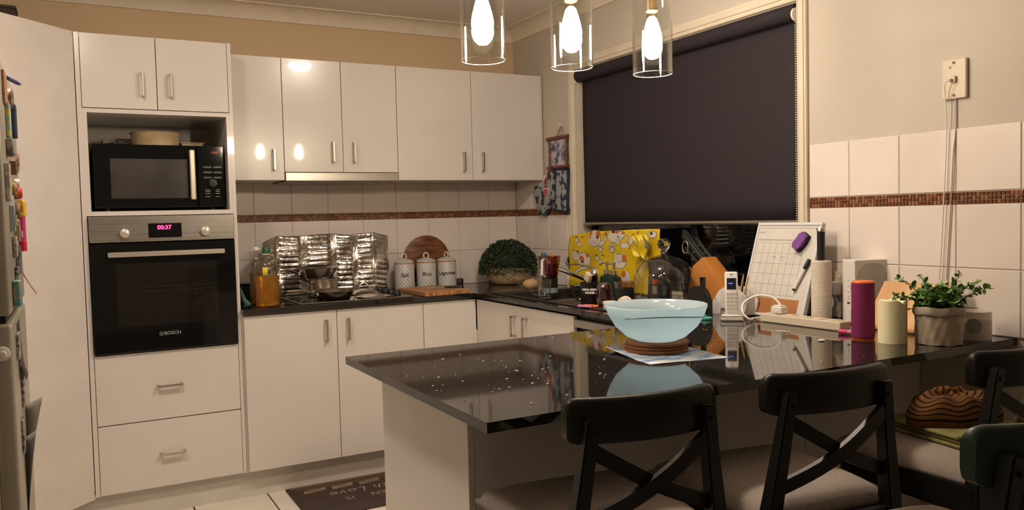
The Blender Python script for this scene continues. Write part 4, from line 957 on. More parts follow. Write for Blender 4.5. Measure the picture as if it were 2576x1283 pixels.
def wrap_text(body, size, x, y, r, a0_, z, m, root, bold=0):
    c = bpy.data.curves.new('txt', 'FONT'); c.body = body; c.size = size; c.align_x = 'CENTER'; c.align_y = 'CENTER'; c.extrude = .0002; c.resolution_u = 2; c.offset = bold
    to = bpy.data.objects.new('t', c); COL.objects.link(to); dg = bpy.context.evaluated_depsgraph_get(); me = bpy.data.meshes.new_from_object(to.evaluated_get(dg)); bpy.data.objects.remove(to)
    for v in me.vertices:
        a = a0_ + v.co.x/r; r_ = r+.0006+v.co.z; v.co = Vector((x+r_*math.cos(a), y+r_*math.sin(a), z+v.co.y))
    me.materials.clear(); me.materials.append(m); o = bpy.data.objects.new('lettering', me); COL.objects.link(o); o.parent = root; o.matrix_parent_inverse = Matrix.Translation(root.location).inverted()
AV = math.atan2(-4.456-BY, -2.464-BX)
wrap_text('WITH GREAT', .0125, BX, BY, .0425, AV+.02, BZ+.066, WHITEINK, bm_, .0006); wrap_text('POWER', .0125, BX, BY, .0425, AV+.02, BZ+.052, WHITEINK, bm_, .0006)
br = thing('dish_brush', 'wooden dish brush with pale bristles leaning in the black mug', 'brush', (BX+.005,BY,.95))
child(MB().tube([(BX+.008,BY-.012,.915), (BX-.002,BY+.018,1.015)], [.006,.008], 8), 'brush_handle', mat('pale_wood', (.55,.40,.24), .6), br, smooth=True)
child(MB().box(-.010, .010, -.018, .018, 0, .040, .004, 2).xf(Matrix.Translation((BX-.002,BY+.018,1.005)) @ Matrix.Rotation(math.radians(28), 4, 'X')), 'bristles', mat('cream_bristles', (.62,.50,.36), .9, bump=.5, bscale=300), br)
ug = thing('upturned_glass', 'iridescent pinkish glass standing upside down beside the black mug', 'glass', (-.452,-1.575,.9))
child(MB().lathe([(.034,0),(.034,.060),(.031,.085),(.024,.098),(.0,.100),(0,.096),(.022,.094),(.029,.083),(.032,.060),(.032,0)], -.452, -1.578, 32, .9044), 'glass_wall', thin_glass('pink_glass', (.80,.55,.62), .75, .10, 2.2), ug, smooth=True)
child(MB().lathe([(.0315,0),(.0345,0),(.0345,.002),(.0315,.002)], -.452, -1.578, 32, .9044, closed=True), 'glass_lip', thin_glass('pink_glass', (.80,.55,.62), .75, .1, 2.2), ug, smooth=True)
kc = thing('coffee_cup', 'glass travel cup with a wide black band next to the sink', 'cup', (-.405,-1.665,.9))
KX, KY = -.412, -1.668
child(MB().lathe([(0,0),(.033,0),(.036,.004),(.0435,.108),(.0415,.108),(.034,.008),(0,.008)], KX, KY, 36, .9044), 'cup_wall', thin_glass('cup_glass', (.90,.78,.78), .7, .08, 2.6), kc, smooth=True)
child(MB().lathe([(.0392,.034),(.0405,.034),(.0435,.080),(.0420,.080)], KX, KY, 36, .9044, closed=True), 'black_band', BLACKP, kc, smooth=True)
wd_ = thing('small_dish', 'shallow white plastic dish in front of the travel cup', 'dish', (-.50,-1.70,.9))
child(MB().lathe([(0,0),(.028,0),(.0295,.003),(.0295,.030),(.027,.032),(.0265,.006),(0,.006)], -.500, -1.690, 30, .9044), 'lid_shell', WPLAST, wd_, smooth=True)
child(MB().lathe([(.0293,.022),(.031,.022),(.031,.031),(.0293,.031)], -.500, -1.690, 30, .9044, closed=True), 'grip_ring', WPLAST, wd_)
wc = thing('pillar_candle', 'small cream candle with a melted rim inside view of the dome', 'candle', (-.47,-1.752,.9))
child(MB().grid(lambda u, v: (-.470+.026*math.cos(2*PI*u), -1.752+.026*math.sin(2*PI*u), .9004+(.052+.006*math.sin(4*PI*u))*v), 28, 4), 'wax', mat('cream_wax', (.62,.52,.40), .6), wc, smooth=True, solid=.003)
child(MB().lathe([(0,0),(.024,0),(.0245,.035),(0,.030)], -.470, -1.752, 24, .9005), 'wax_core', mat('cream_wax', (.62,.52,.40), .6), wc, smooth=True)
for (x, y, c, n_) in ((-.553,-1.580,(.72,.25,.42),'pink'), (-.528,-1.590,(.85,.22,.02),'orange')):
    t = thing('bag_clip', n_+' plastic bag clip lying at the sink edge', 'clip', (x, y, .9))
    Mx = Matrix.Translation((x, y, .9058)) @ Matrix.Rotation(math.radians(-62), 4, 'Z')
    child(MB().box(-.034, .034, -.006, .006, 0, .006, .0025, 2).xf(Mx), 'clip_arm', mat(n_+'_clip', c, .4), t); child(MB().box(-.032, .036, -.005, .005, .0062, .010, .0018, 2).xf(Mx), 'clip_lever', mat(n_+'_clip', c, .4), t)
SOAPG = mat('dark_green_glass', (.012,.040,.034), .08, trans=.3, ior=1.4)
for (x, y, lb) in ((-.135,-1.155,'left of the two dark green soap pump bottles behind the sink'), (-.150,-1.235,'right of the two dark green soap pump bottles behind the sink')):
    t = thing('soap_dispenser', lb, 'soap bottle', (x, y, .9), 0, 'green soap pumps')
    child(MB().lathe([(0,0),(.033,0),(.037,.006),(.038,.060),(.034,.085),(.018,.094),(.015,.098)], x, y, 30, .9058), 'bottle', SOAPG, t, smooth=True)
    child(MB().lathe([(.0165,0),(.0165,.020),(.007,.022),(.007,.050),(.010,.051),(.010,.060),(0,.061)], x, y, 20, 1.0035), 'pump', SATIN, t, smooth=True)
    child(MB().tube([(x,y,1.058), (x-.012,y+.020,1.058), (x-.020,y+.034,1.052)], .0035, 8), 'nozzle', SATIN, t, smooth=True)
# cake dome
DX, DY = -.300, -1.800
dm = thing('cake_dome', 'large clear glass cake dome with a round glass knob behind the bowl', 'dome', (DX, DY, .9))
dp = [(.128,0),(.129,.100),(.126,.132),(.115,.165),(.092,.192),(.060,.211),(.026,.222),(.015,.228),(.014,.236)]
child(MB().lathe(dp, DX, DY, 56, .9004, capb=False, capt=False), 'dome_glass', thin_glass('dome_glass', (.93,.92,.89), .75, .07, 2.6), dm, smooth='full')
child(MB().lathe([(.1268,0),(.1305,0),(.1305,.004),(.1268,.004)], DX, DY, 56, .9004, closed=True), 'dome_rim', thin_glass('bright_glass_edge', (.9,.9,.9), .9, .45, 1.0), dm, smooth=True)
child(MB().lathe([(.014,0),(.012,.006),(.022,.018),(.0275,.034),(.023,.050),(.012,.058),(0,.060)], DX, DY, 28, 1.135), 'knob', mat('solid_glass', (.95,.95,.93), .02, trans=1.0, ior=1.45), dm, smooth='full')
# coffee pot seen through the dome
cf = thing('coffee_maker', 'dark coffee maker with a steel collar and red knob standing behind the dome', 'coffee maker', (-.17,-1.66,.9))
FX, FY = -.165, -1.600
child(MB().lathe([(0,0),(.052,0),(.055,.005),(.050,.085),(.046,.090),(0,.090)], FX, FY, 10, .9004), 'boiler', mat('dark_cast_metal', (.03,.028,.026), .35, .5), cf)
child(MB().lathe([(0,.0),(.047,0),(.050,.004),(.050,.030),(0,.034)], FX, FY, 32, .9905), 'steel_collar', PANS, cf, smooth=True)
child(MB().lathe([(0,0),(.046,0),(.053,.060),(.030,.074),(0,.080)], FX, FY, 10, 1.0245), 'top_chamber', mat('dark_cast_metal', (.03,.028,.026), .35, .5), cf)
child(MB().tube([(FX-.045,FY-.030,1.08), (FX-.070,FY-.058,1.075), (FX-.076,FY-.064,1.02), (FX-.070,FY-.058,.99)], .009, 8), 'grip', BLACKP, cf, smooth=True)
child(MB().box(-.011,.011,-.009,.009,-.012,.012,.003,2).xf(Matrix.Translation((FX-.078,FY-.068,1.000))), 'red_knob', mat('red_knob_plastic', (.55,.03,.02), .35), cf)
child(MB().box(-.003,.003,-.013,.013,-.018,.018,.002,2).xf(Matrix.Translation((FX-.073,FY-.058,.965))), 'grey_tag', mat('grey_tag', (.35,.33,.30), .4), cf)

# ------------------------------------------------------------------ window end of the worktop
ORW = mat('orange_wood', (.50,.20,.045), .45, col2=(.42,.15,.03), nscale=6, stretch=(4,1,1))
kb = thing('knife_block', 'slanted orange wood knife block full of black knives', 'knife block', (-.13,-1.95,.9))
child(MB().prism([(-1.815,1.072), (-1.872,1.110), (-2.015,.985), (-2.015,.9005), (-1.915,.9005), (-1.800,1.030)], 'x', -.160, -.080, .003), 'block', ORW, kb)
dk = Vector((0,.74,.67)).normalized()
for (x, y, z, L, r_) in ((-.145,-1.856,1.099,.155,.0125), (-.120,-1.850,1.095,.185,.012), (-.095,-1.856,1.099,.13,.011), (-.137,-1.824,1.078,.105,.010), (-.105,-1.822,1.074,.10,.010)):
    a = Vector((x, y, z)); b = a + dk*L
    h_ = child(MB().tube([a, a+dk*L*.5, a+dk*L*.9, b], [r_, r_*.9, r_*1.15, r_*.6], 10, flat=1.25), 'knife_handle', mat('matt_black_handle', (.009,.009,.009), .55, spec=.3), kb, smooth=True)
    for q in (.3, .65): 
        rv = MB().sphere(tuple(a+dk*L*q+Vector((-r_*1.0,0,0))), .003, 8, 5).build('rivet', SATIN, h_, smooth=True)
child(MB().tube([Vector((-.160,-1.770,1.150)) + Vector((0, .018*math.cos(t), .026*math.sin(t))) for t in [2*PI*k/20 for k in range(21)]], .0028, 6, caps=False), 'scissor_ring', SATIN, kb, smooth=True)
gt = thing('black_grater', 'black slotted grater standing beside the knife block', 'grater', (-.21,-1.875,.9))
child(MB().box(-.168,-.142,-1.794,-1.758,.9005,1.062,.004,2), 'grater_body', BLACKP, gt)
for k in range(6):
    for q in range(2): child(MB().box(-.1695,-.1675,-1.790+q*.016,-1.779+q*.016,1.000+k*.010,1.005+k*.010), 'slot', SATIN, gt)
bh = thing('pen_holder', 'rounded black holder with a black remote standing left of the white elephant', 'holder', (-.36,-2.09,.9))
ol = [(-2.015,.9005)] + [(-2.078+.058*math.cos(PI*k/14), .962+.054*math.sin(PI*k/14)) for k in range(15)] + [(-2.140,.9005)]
child(MB().prism(ol, 'x', -.375, -.345, .004), 'holder_body', BLACKP, bh)
child(MB().box(-.356,-.343,-2.100,-2.078,1.000,1.050,.002).box(-.352,-.347,-2.094,-2.084,1.030,1.032), 'remote', BLACKG, bh)
tl = thing('teal_lid', 'small teal lid lying in front of the black holder', 'lid', (-.40,-2.165,.9))
child(MB().lathe([(0,0),(.024,0),(.026,.003),(.026,.006),(.020,.010),(0,.011)], -.412, -2.168, 24, .9005), 'lid_disc', mat('teal_plastic', (.08,.36,.33), .4), tl, smooth=True)
child(MB().lathe([(0,0),(.006,0),(.007,.006),(0,.008)], -.412, -2.168, 14, .9113), 'lid_knob', mat('teal_plastic', (.08,.36,.33), .4), tl, smooth=True)
# white elephant holder with pencils
eh = thing('elephant_holder', 'white elephant-shaped pen holder with pencils behind the phone', 'pen holder', (-.22,-2.10,.9))
eo = [(-1.968,.902),(-1.985,.901),(-2.010,.906),(-2.030,.922),(-2.042,.905),(-2.052,.9005),(-2.076,.9005),(-2.080,.925),(-2.150,.925),(-2.155,.9005),(-2.195,.9005),(-2.212,.925),(-2.218,.955),(-2.208,.980),(-2.180,.998),(-2.140,1.008),(-2.100,1.006),(-2.070,.990),(-2.050,.965),(-2.030,.938),(-2.010,.920),(-1.988,.914),(-1.970,.912)]
for x0, x1 in ((-.252,-.246), (-.196,-.190)): child(MB().prism(eo, 'x', x0, x1), 'elephant_side', WPLAST, eh)
child(MB().box(-.246,-.196,-2.20,-2.06,.904,.908).box(-.246,-.196,-2.064,-2.060,.908,.985).box(-.246,-.196,-2.20,-2.196,.908,.975), 'tray', WPLAST, eh)
child(MB().tube([(-.253,-2.16+.020*math.cos(t),.972+.020*math.sin(t)) for t in [PI*(-.55)+PI*1.1*k/10 for k in range(11)]], .0013, 6).sphere((-.2525,-2.052,.957), .0025, 8, 6), 'ear_line', GREYINK, eh)['kind'] = 'stuff'
for k, (y0, z0, y1, z1, m, nme, lb) in enumerate(((-2.150,.915,-2.188,1.062,mat('pencil_wood', (.45,.26,.10), .5),'pencil','left brown pencil in the elephant holder'), (-2.160,.915,-2.204,1.055,mat('pencil_wood2', (.58,.38,.18), .5),'pencil','right pale pencil in the elephant holder'), (-2.120,.915,-2.128,1.046,BLACKP,'marker_pen','thick black marker in the elephant holder'), (-2.140,.915,-2.160,1.030,BLACKG,'pen','glossy black pen in the elephant holder'), (-2.105,.915,-2.110,1.020,mat('grey_pen', (.3,.29,.28), .4),'pen','grey pen in the elephant holder'))):
    t = thing(nme, lb, 'pencil' if nme == 'pencil' else 'pen', (-.22, y0, z0)); xx = -.235+.008*k; rr_ = .0065 if k == 2 else .0036
    a, b = Vector((xx, y0, z0)), Vector((xx, y1, z1)); d = (b-a)
    child(MB().tube([a, a+d*.9], rr_, 8), 'shaft', m, t, smooth=True); child(MB().tube([a+d*.9, b], [rr_, rr_*.25 if k < 2 else rr_*.9], 8), 'tip', m if k < 2 else BLACKP, t, smooth=True)
# cordless phone
ph = thing('cordless_phone', 'white cordless phone standing upright in its cradle', 'phone', (-.352,-2.245,.9), math.radians(-40))
def lc(mb, name, m, root, **k): return mb.build(name, m, root, **k)
Mt = Matrix.Translation((0,0,.018)) @ Matrix.Rotation(math.radians(-9), 4, 'X')
lc(MB().box(-.040,.040,-.032,.032,.0005,.020,.006,2), 'cradle', WPLAST, ph); lc(MB().box(-.041,.041,-.033,.033,.0165,.0195,.001), 'cradle_trim', SATIN, ph)
hs = lc(MB().box(-.0235,.0235,-.011,.011,-.004,.160,.0065,3).xf(Mt), 'handset', WPLAST, ph, smooth=True)
lc(MB().box(-.0165,.0165,-.0125,-.0108,.094,.136,.001).xf(Mt), 'screen', mat('phone_screen', (.02,.02,.03), .1), hs); lc(MB().box(-.011,.005,-.0129,-.0124,.115,.118).xf(Mt), 'screen_text', mat('blue_led', (0,.05,.3), .5, emit=(.1,.3,1), estr=1.2), hs)
for r_ in range(6):
    for c_ in range(3): lc(MB().box(-.0185+c_*.0128,-.0075+c_*.0128,-.0122,-.0105,.006+r_*.0135,.0150+r_*.0135,.0015).xf(Mt), 'key', mat('grey_key', (.50,.46,.42), .4), hs)
lc(MB().box(-.006,.006,-.0118,-.0108,.147,.1485).box(-.006,.006,-.0118,-.0108,.151,.1525).xf(Mt), 'earpiece_slots', GREYINK, hs)['kind'] = 'stuff'
# wall calendar board
cal = thing('calendar_board', 'white framed weekly planner board with a cork strip leaning at the window', 'planner board', (-.19,-2.27,.9))
CB = Matrix.Translation((-.192,-2.122,.9015)) @ Matrix.Rotation(math.radians(17.5), 4, 'Y')       # local: x depth, -y along, z up
BWd, BHt = .310, .365
WB = mat('whiteboard_face', (.60,.57,.53), .25); FRW = mat('pale_frame', (.62,.62,.64), .4)
child(MB().box(-.004,.010,-BWd+.008,-.008,.008,BHt-.008).xf(CB), 'board_panel', WB, cal)
for q in ((-.008,.012,-BWd,0,0,.012), (-.008,.012,-BWd,0,BHt-.012,BHt), (-.008,.012,-.010,0,.012,BHt-.012), (-.008,.012,-BWd,-BWd+.010,.012,BHt-.012)): child(MB().box(*q, .002).xf(CB), 'frame_rail', FRW, cal)
child(MB().box(-.0048,-.004,-BWd+.036,-.012,.012,.072).xf(CB), 'cork_strip', mat('tan_cork', (.40,.17,.06), .9, col2=(.32,.13,.045), nscale=120), cal)
child(MB().bar(CB @ Vector((.014,-.15,.30)), (-.035,-2.272,.9015), .03, .006), 'prop_leg', FRW, cal)
gl_ = MB(); gy0, gy1, gz0, gz1 = -.018, -.244, .085, .285
for k in range(6): gl_.box(-.0046,-.0041, gy1, gy0, gz0+(gz1-gz0)*k/5-.0004, gz0+(gz1-gz0)*k/5+.0004)
for k in range(8): gl_.box(-.0046,-.0041, gy0+(gy1-gy0)*k/7-.0004, gy0+(gy1-gy0)*k/7+.0004, gz0, gz1)
gl_.box(-.0046,-.0041,-.298,-.012,.343,.344)
child(gl_.xf(CB), 'grid_lines', GREYINK, cal)['kind'] = 'stuff'
for k, d_ in enumerate(('MONDAY','TUESDAY','WEDNESDAY','THURSDAY','FRIDAY','SATURDAY','SUNDAY')):
    M_ = CB @ face_mat((-.0044, gy0+(gy1-gy0)*(k+.5)/7, .296), (0,-1,0), (0,0,1)); o = text(d_, .0078, M_, GREYINK, None, 'day_name', .0001); o.parent = cal; o.matrix_parent_inverse = Matrix.Translation(cal.location).inverted()
for bd, yy, zz, sz in (('MONTH:', -.030, .325, .009),):
    o = text(bd, sz, CB @ face_mat((-.0044, yy, zz), (0,-1,0), (0,0,1)), GREYINK, None, 'handwriting', .0001, shear=.3); o.parent = cal; o.matrix_parent_inverse = Matrix.Translation(cal.location).inverted()
scr = MB()
for y_, n_ in ((-.108, 4), (-.148, 5)):
    scr.tube([CB @ Vector((-.0046, y_-.0040*k, .228+(.006 if k % 2 else -.002))) for k in range(n_+1)], .0005, 4)
scr.tube([CB @ Vector((-.0046, -.150, .219)), CB @ Vector((-.0046, -.166, .218))], .0005, 4)
child(scr, 'handwriting', GREYINK, cal)['kind'] = 'stuff'
er = thing('board_eraser', 'purple magnetic eraser stuck on the planner board', 'eraser', tuple(CB @ Vector((-.01,-.245,.30))))
ME_ = CB @ Matrix.Translation((-.0048,-.238,.288)) @ Matrix.Rotation(math.radians(32), 4, 'X')
eo2 = [(-.014,-.036),(.014,-.036),(.018,-.030),(.018,-.018),(.022,-.010),(.022,.010),(.018,.018),(.018,.030),(.014,.036),(-.014,.036),(-.018,.030),(-.018,.018),(-.022,.010),(-.022,-.010),(-.018,-.018),(-.018,-.030)]
child(MB().prism(eo2, 'x', -.012, 0).xf(ME_), 'felt', mat('dark_felt', (.03,.02,.035), .9), er); child(MB().prism([(a*.96, b*.96) for a, b in eo2], 'x', -.024, -.0122, .003).xf(ME_), 'purple_top', mat('purple_foam', (.17,.055,.26), .7), er)
mk_ = thing('whiteboard_marker', 'white marker with a black cap clipped on the planner board', 'marker', tuple(CB @ Vector((-.01,-.25,.2))))
MM_ = CB @ Matrix.Translation((-.0125,-.270,.168)) @ Matrix.Rotation(math.radians(20), 4, 'X') @ Matrix.Rotation(math.radians(0), 4, 'Y')
child(MB().lathe([(0,-.060),(.0066,-.058),(.0066,.020),(0,.021)], 0, 0, 14).xf(MM_), 'barrel', WPLAST, mk_, smooth=True); child(MB().lathe([(0,.0215),(.0074,.0215),(.0074,.058),(.006,.060),(0,.060)], 0, 0, 14).xf(MM_), 'cap', BLACKP, mk_, smooth=True); child(MB().lathe([(0,-.0665),(.005,-.0665),(.0062,-.0605),(0,-.0603)], 0, 0, 12).xf(MM_), 'end_plug', BLACKP, mk_, smooth=True)
# paper towel holder
tx, ty = -.155, -2.480
tw_ = thing('paper_towel_stand', 'narrow white ribbed roll on a black pole stand by the planner board', 'towel stand', (tx, ty, .9))
pr = [(0,0),(.034,0)]
for k in range(52): pr += [(.0345,.003+k*.0041), (.0335,.005+k*.0041)]
pr += [(.033,.217), (.014,.218), (0,.218)]
child(MB().lathe(pr, tx, ty, 30, .9005), 'ribbed_roll', mat('white_cord_wrap', (.66,.58,.49), .85), tw_)
child(MB().lathe([(0,0),(.0135,0),(.0135,.100),(0,.100)], tx, ty, 20, 1.1195), 'pole', BLACKP, tw_, smooth=True)
child(MB().lathe([(0,0),(.0155,0),(.0155,.011),(.014,.013),(0,.013)], tx, ty, 20, 1.220), 'steel_cap', SATIN, tw_, smooth=True)
# power board and plugs
pw = thing('power_board', 'long cream power board lying on the worktop with a charger in it', 'power board', (-.285,-2.50,.9))
MP = Matrix.Translation((-.268,-2.500,.9005)) @ Matrix.Rotation(math.radians(2), 4, 'Z')
child(MB().box(-.027,.027,-.168,.168,0,.030,.004,2).xf(MP), 'housing', CPLAST, pw)
for k in range(5): child(MB().box(-.020,.020,-.150+k*.062,-.105+k*.062,.0302,.0318,.001).xf(MP), 'socket_plate', CPLAST, pw)
ch_ = thing('usb_charger', 'cream cube charger plugged into the left end of the power board', 'charger', tuple(MP @ Vector((0,.115,.032))))
child(MB().box(-.018,.018,.080,.128,.0322,.058,.005,2).xf(MP), 'charger_body', WPLAST, ch_); child(MB().box(-.014,.014,.086,.122,.058,.062,.002).xf(MP), 'charger_cap', WPLAST, ch_)
cl = [(-.30,-2.345,.918),(-.335,-2.365,.908),(-.36,-2.345,.925),(-.352,-2.320,.965),(-.325,-2.325,.996),(-.300,-2.375,1.005),(-.285,-2.430,.985),(-.300,-2.455,.945),(-.330,-2.430,.915),(-.345,-2.395,.906),(-.330,-2.360,.906)]
def smooth_path(P, n=8):
    out = []; P = [Vector(p) for p in P]
    for i in range(len(P)-1):
        p0, p1, p2, p3 = P[max(i-1,0)], P[i], P[i+1], P[min(i+2, len(P)-1)]
        for k in range(n):
            t = k/n; out.append(.5*((2*p1)+(-p0+p2)*t+(2*p0-5*p1+4*p2-p3)*t*t+(-p0+3*p1-3*p2+p3)*t**3))
    return out + [P[-1]]
tag(MB().tube(smooth_path([(-.268,-2.330,.914),(-.30,-2.300,.908),(-.335,-2.320,.908),(-.350,-2.300,.930),(-.335,-2.288,.965),(-.305,-2.320,.992),(-.282,-2.372,.990),(-.276,-2.405,.962),(-.290,-2.400,.940)]), .0042, 8).build('white_cable', WPLAST, smooth=True), 'white cable looping up in front of the planner board', 'cable')
wp = thing('wall_socket', 'cream wall socket with white adaptors between the towel stand and router', 'power outlet', (-.01,-2.43,.98))
child(MB().box(-.018,-.0085,-2.490,-2.375,.985,1.070,.003,2), 'plate', CPLAST, wp); child(MB().box(-.055,-.0185,-2.455,-2.410,.985,1.035,.006,2), 'adaptor', WPLAST, wp); child(MB().box(-.022,-.0182,-2.450,-2.438,1.046,1.060,.001), 'switch', WPLAST, wp)
child(MB().tube(smooth_path([(-.040,-2.430,.985),(-.038,-2.432,.955),(-.050,-2.425,.925),(-.055,-2.43,.906)]), .003, 6).tube(smooth_path([(-.040,-2.440,.985),(-.034,-2.452,.95),(-.040,-2.460,.918),(-.05,-2.47,.906)]), .003, 6), 'leads', WPLAST, wp, smooth=True)['kind'] = 'stuff'
# router
rt = thing('router', 'white upright router with concentric ridges on its side', 'router', (-.12,-2.565,.9), math.radians(-105.5))
# local: x along the narrow front, y into depth
lc(MB().box(-.034,.034,0,.135,.004,.222,.003,2), 'case', mat('router_white', (.70,.66,.62), .35), rt)
lc(MB().box(-.028,.028,.010,.125,.0003,.004), 'feet_base', BLACKP, rt)
for k in range(12):
    r_ = .010+.0050*k; pts_ = [(.0345, .068+r_*math.cos(a), .150+r_*math.sin(a)) for a in [2*PI*q/40 for q in range(41)] if abs(r_*math.cos(a)) < .062 and -.13 < r_*math.sin(a) < .067]
    if len(pts_) > 3: lc(MB().tube(pts_, .0009, 5, caps=False) if r_ < .062 else MB().tube([p_ for p_ in pts_ if p_[2] < .21 and p_[1] < .125], .0009, 5), 'ridge', mat('router_grey', (.52,.48,.44), .5), rt)
for k, zz in enumerate((.150,.130,.110,.094,.086)): lc(MB().box(-.004,.004,-.0006,.0004,zz,zz+.003), 'icon', GREYINK, rt)
lc(MB().box(-.007,.007,-.0008,.001,.070,.076,.0005), 'usb_port', BLACKP, rt)
# speaker, candle, plant, glass candle
spk = thing('speaker', 'magenta fabric cylinder speaker with an orange top', 'speaker', (-.362,-2.812,.9))
child(MB().lathe([(0,.004),(.030,.004),(.0335,.008),(.0338,.164),(.0325,.171),(0,.171)], -.362, -2.812, 40, .9005), 'fabric_body', mat('magenta_mesh', (.19,.010,.085), .8, col2=(.15,.007,.065), nscale=300, bump=.2, bscale=600), spk, smooth=True)
child(MB().lathe([(0,0),(.0315,0),(.0325,.003),(.029,.007),(0,.0078)], -.362, -2.812, 40, 1.0712), 'orange_top', mat('orange_rubber', (.75,.14,.02), .5), spk, smooth=True); child(MB().lathe([(0,0),(.031,0),(.0325,.004),(0,.004)], -.362, -2.812, 40, .9003), 'orange_base', mat('orange_rubber', (.75,.14,.02), .5), spk, smooth=True); child(MB().tube([(-.3875,-2.793,.99),(-.3875,-2.793,1.05)], .003, 6), 'strap', mat('orange_rubber', (.75,.14,.02), .5), spk)
cdl = thing('led_candle', 'cream pillar candle with a wavy rim beside the magenta speaker', 'candle', (-.352,-2.905,.9))
CW = mat('ivory_wax', (.86,.78,.52), .5, col2=(.80,.72,.46), nscale=20)
def cand(u, v):
    a = 2*PI*u; top = .124+.006*math.sin(2*a+1)+.003*math.sin(5*a); k = v
    if k < .75: return (-.352+.040*math.cos(a), -2.905+.040*math.sin(a), .9005+top*k/.75)
    q = (k-.75)/.25; r_ = .040-.012*min(1, q*2); zz = top if q < .4 else top-(q-.4)*.035
    if q > .9: r_ = .028*(1-(q-.9)*10)
    return (-.352+r_*math.cos(a), -2.905+r_*math.sin(a), .9005+zz)
child(MB().grid(cand, 48, 40), 'wax_body', CW, cdl, smooth='full'); child(MB().tube([(-.352,-2.905,.995),(-.352,-2.905,1.018)], .0018, 6), 'wick', INK, cdl)
pp = thing('potted_herb', 'green leafy plant in a crumpled beige paper pot on the peninsula', 'plant', (-.262,-2.990,.9))
PXc, PYc = -.262, -2.990
def potf(u, v):
    a = 2*PI*u; r_ = .060+.004*v+.0016*math.sin(9*a+5*v)+.0012*math.sin(17*a-8*v)
    return (PXc+r_*math.cos(a), PYc+r_*math.sin(a), .9015+.092*v+.001*math.sin(7*a))
PAPR = mat('washable_paper', (.40,.33,.255), .75, col2=(.33,.265,.20), nscale=14, bump=.35, bscale=30)
child(MB().grid(potf, 60, 16).lathe([(0,.0008),(.060,.0008)], PXc, PYc, 30, .9), 'pot_wall', PAPR, pp, smooth='full')
def cuff(u, v):
    a = 2*PI*u; r_ = .0665+.002*math.sin(PI*v)+.0015*math.sin(8*a); return (PXc+r_*math.cos(a), PYc+r_*math.sin(a), .986+.024*v+.0015*math.sin(6*a+1))
child(MB().grid(cuff, 60, 6), 'folded_cuff', PAPR, pp, smooth='full', solid=.003); child(MB().lathe([(0,0),(.062,0)], PXc, PYc, 30, .996), 'soil', mat('dark_moss', (.03,.04,.015), .95), pp)
HL = [mat('herb_leaf', (.11,.24,.045), .45), mat('herb_leaf_light', (.22,.36,.09), .45), mat('herb_leaf_deep', (.05,.16,.05), .45)]
STM = mat('herb_stem', (.06,.085,.03), .6)
rs = random.Random(21); stems = MB(); lm = [MB(), MB(), MB()]
def leaf(mb, c, d, n, L, W_):
    s = d.cross(n).normalized(); mb._add([c, c+d*L*.3+s*W_*.42, c+d*L*.7+s*W_*.40, c+d*L, c+d*L*.7-s*W_*.40, c+d*L*.3-s*W_*.42], [(0,1,2,3,4,5)])
specs = []
for k in range(38): specs.append((rs.random()*2*PI, .30+.65*rs.random(), .050+.035*rs.random(), 1.0))
cdir = math.atan2(-1.47,-2.2)
lat = Vector((.83,-.56,0))                     # screen-right direction
for off, up_, ln, lf in ((-.085,.092,.125,.35), (-.035,.088,.105,.35), (.045,.098,.115,.3), (.098,.052,.125,1.0), (.075,.075,.11,1.0), (-.090,-.020,.100,.5), (-.07,.03,.10,1.0)):
    specs.append((('v', lat*off + Vector((0,0,up_))), 0, ln, lf))
for a, el, ln, lf in specs:
    if isinstance(a, tuple): d = a[1].normalized(); base = Vector((PXc, PYc, 1.0)) + Vector((d.x, d.y, 0))*.035
    else: d = Vector((math.cos(a)*math.cos(el*1.2), math.sin(a)*math.cos(el*1.2), math.sin(el*1.2)+.1)).normalized(); base = Vector((PXc+.035*math.cos(a+1)*rs.random(), PYc+.035*math.sin(a+1)*rs.random(), .998))
    pts_ = [base + d*ln*t + Vector((0,0,.012*math.sin(PI*t))) for t in (0,.25,.5,.75,1)]
    pts_ = [Vector((min(p_.x, -.012), p_.y, p_.z)) for p_ in pts_]
    stems.tube(pts_, [.0018,.0016,.0013,.001,.0006], 5)
    nl = int(ln/.0062)
    for q in range(nl):
        t = (q+1)/nl; p_ = base + d*ln*t + Vector((0,0,.012*math.sin(PI*t))); p_.x = min(p_.x, -.02)
        for s_ in (-1, 1):
            if rs.random() > lf and t > .35: 
                if rs.random() < .5: stems.tube([p_, p_ + (d*.4 + Vector((rs.gauss(0,1), rs.gauss(0,1), rs.gauss(0,.6))).normalized())*.008], .0007, 4)
                continue
            dd = (d*.35 + Vector((rs.gauss(0,1), rs.gauss(0,1), rs.gauss(0,.7))).normalized()).normalized()
            leaf(lm[rs.choice((0,0,1,1,2))], p_, dd, Vector((rs.gauss(0,.4), rs.gauss(0,.4), 1)).normalized(), .015+.008*rs.random(), .011+.005*rs.random())
child(stems, 'stems', STM, pp)['kind'] = 'stuff'
for mb, m in zip(lm, HL): child(mb, 'foliage', m, pp, recalc=False)['kind'] = 'stuff'
FROST = mat('milky_glass', (.72,.66,.58), .22, alpha=.72)
gc = thing('glass_candle', 'frosted glass candle jar with a round grey label', 'candle', (-.118,-3.008,.9))
gx, gy = -.118, -3.008
child(MB().lathe([(0,0),(.043,0),(.0445,.002),(.0445,.084),(.0435,.085),(.0418,.084),(.0415,.012),(0,.010)], gx, gy, 44, .9005), 'jar', FROST, gc, smooth=True)
child(MB().lathe([(0,0),(.0405,0),(.0405,.052),(0,.050)], gx, gy, 40, .912), 'wax', mat('white_candle_wax', (.66,.58,.48), .55), gc, smooth=True)
av2 = math.atan2(-4.456-gy, -2.464-gx)-.08
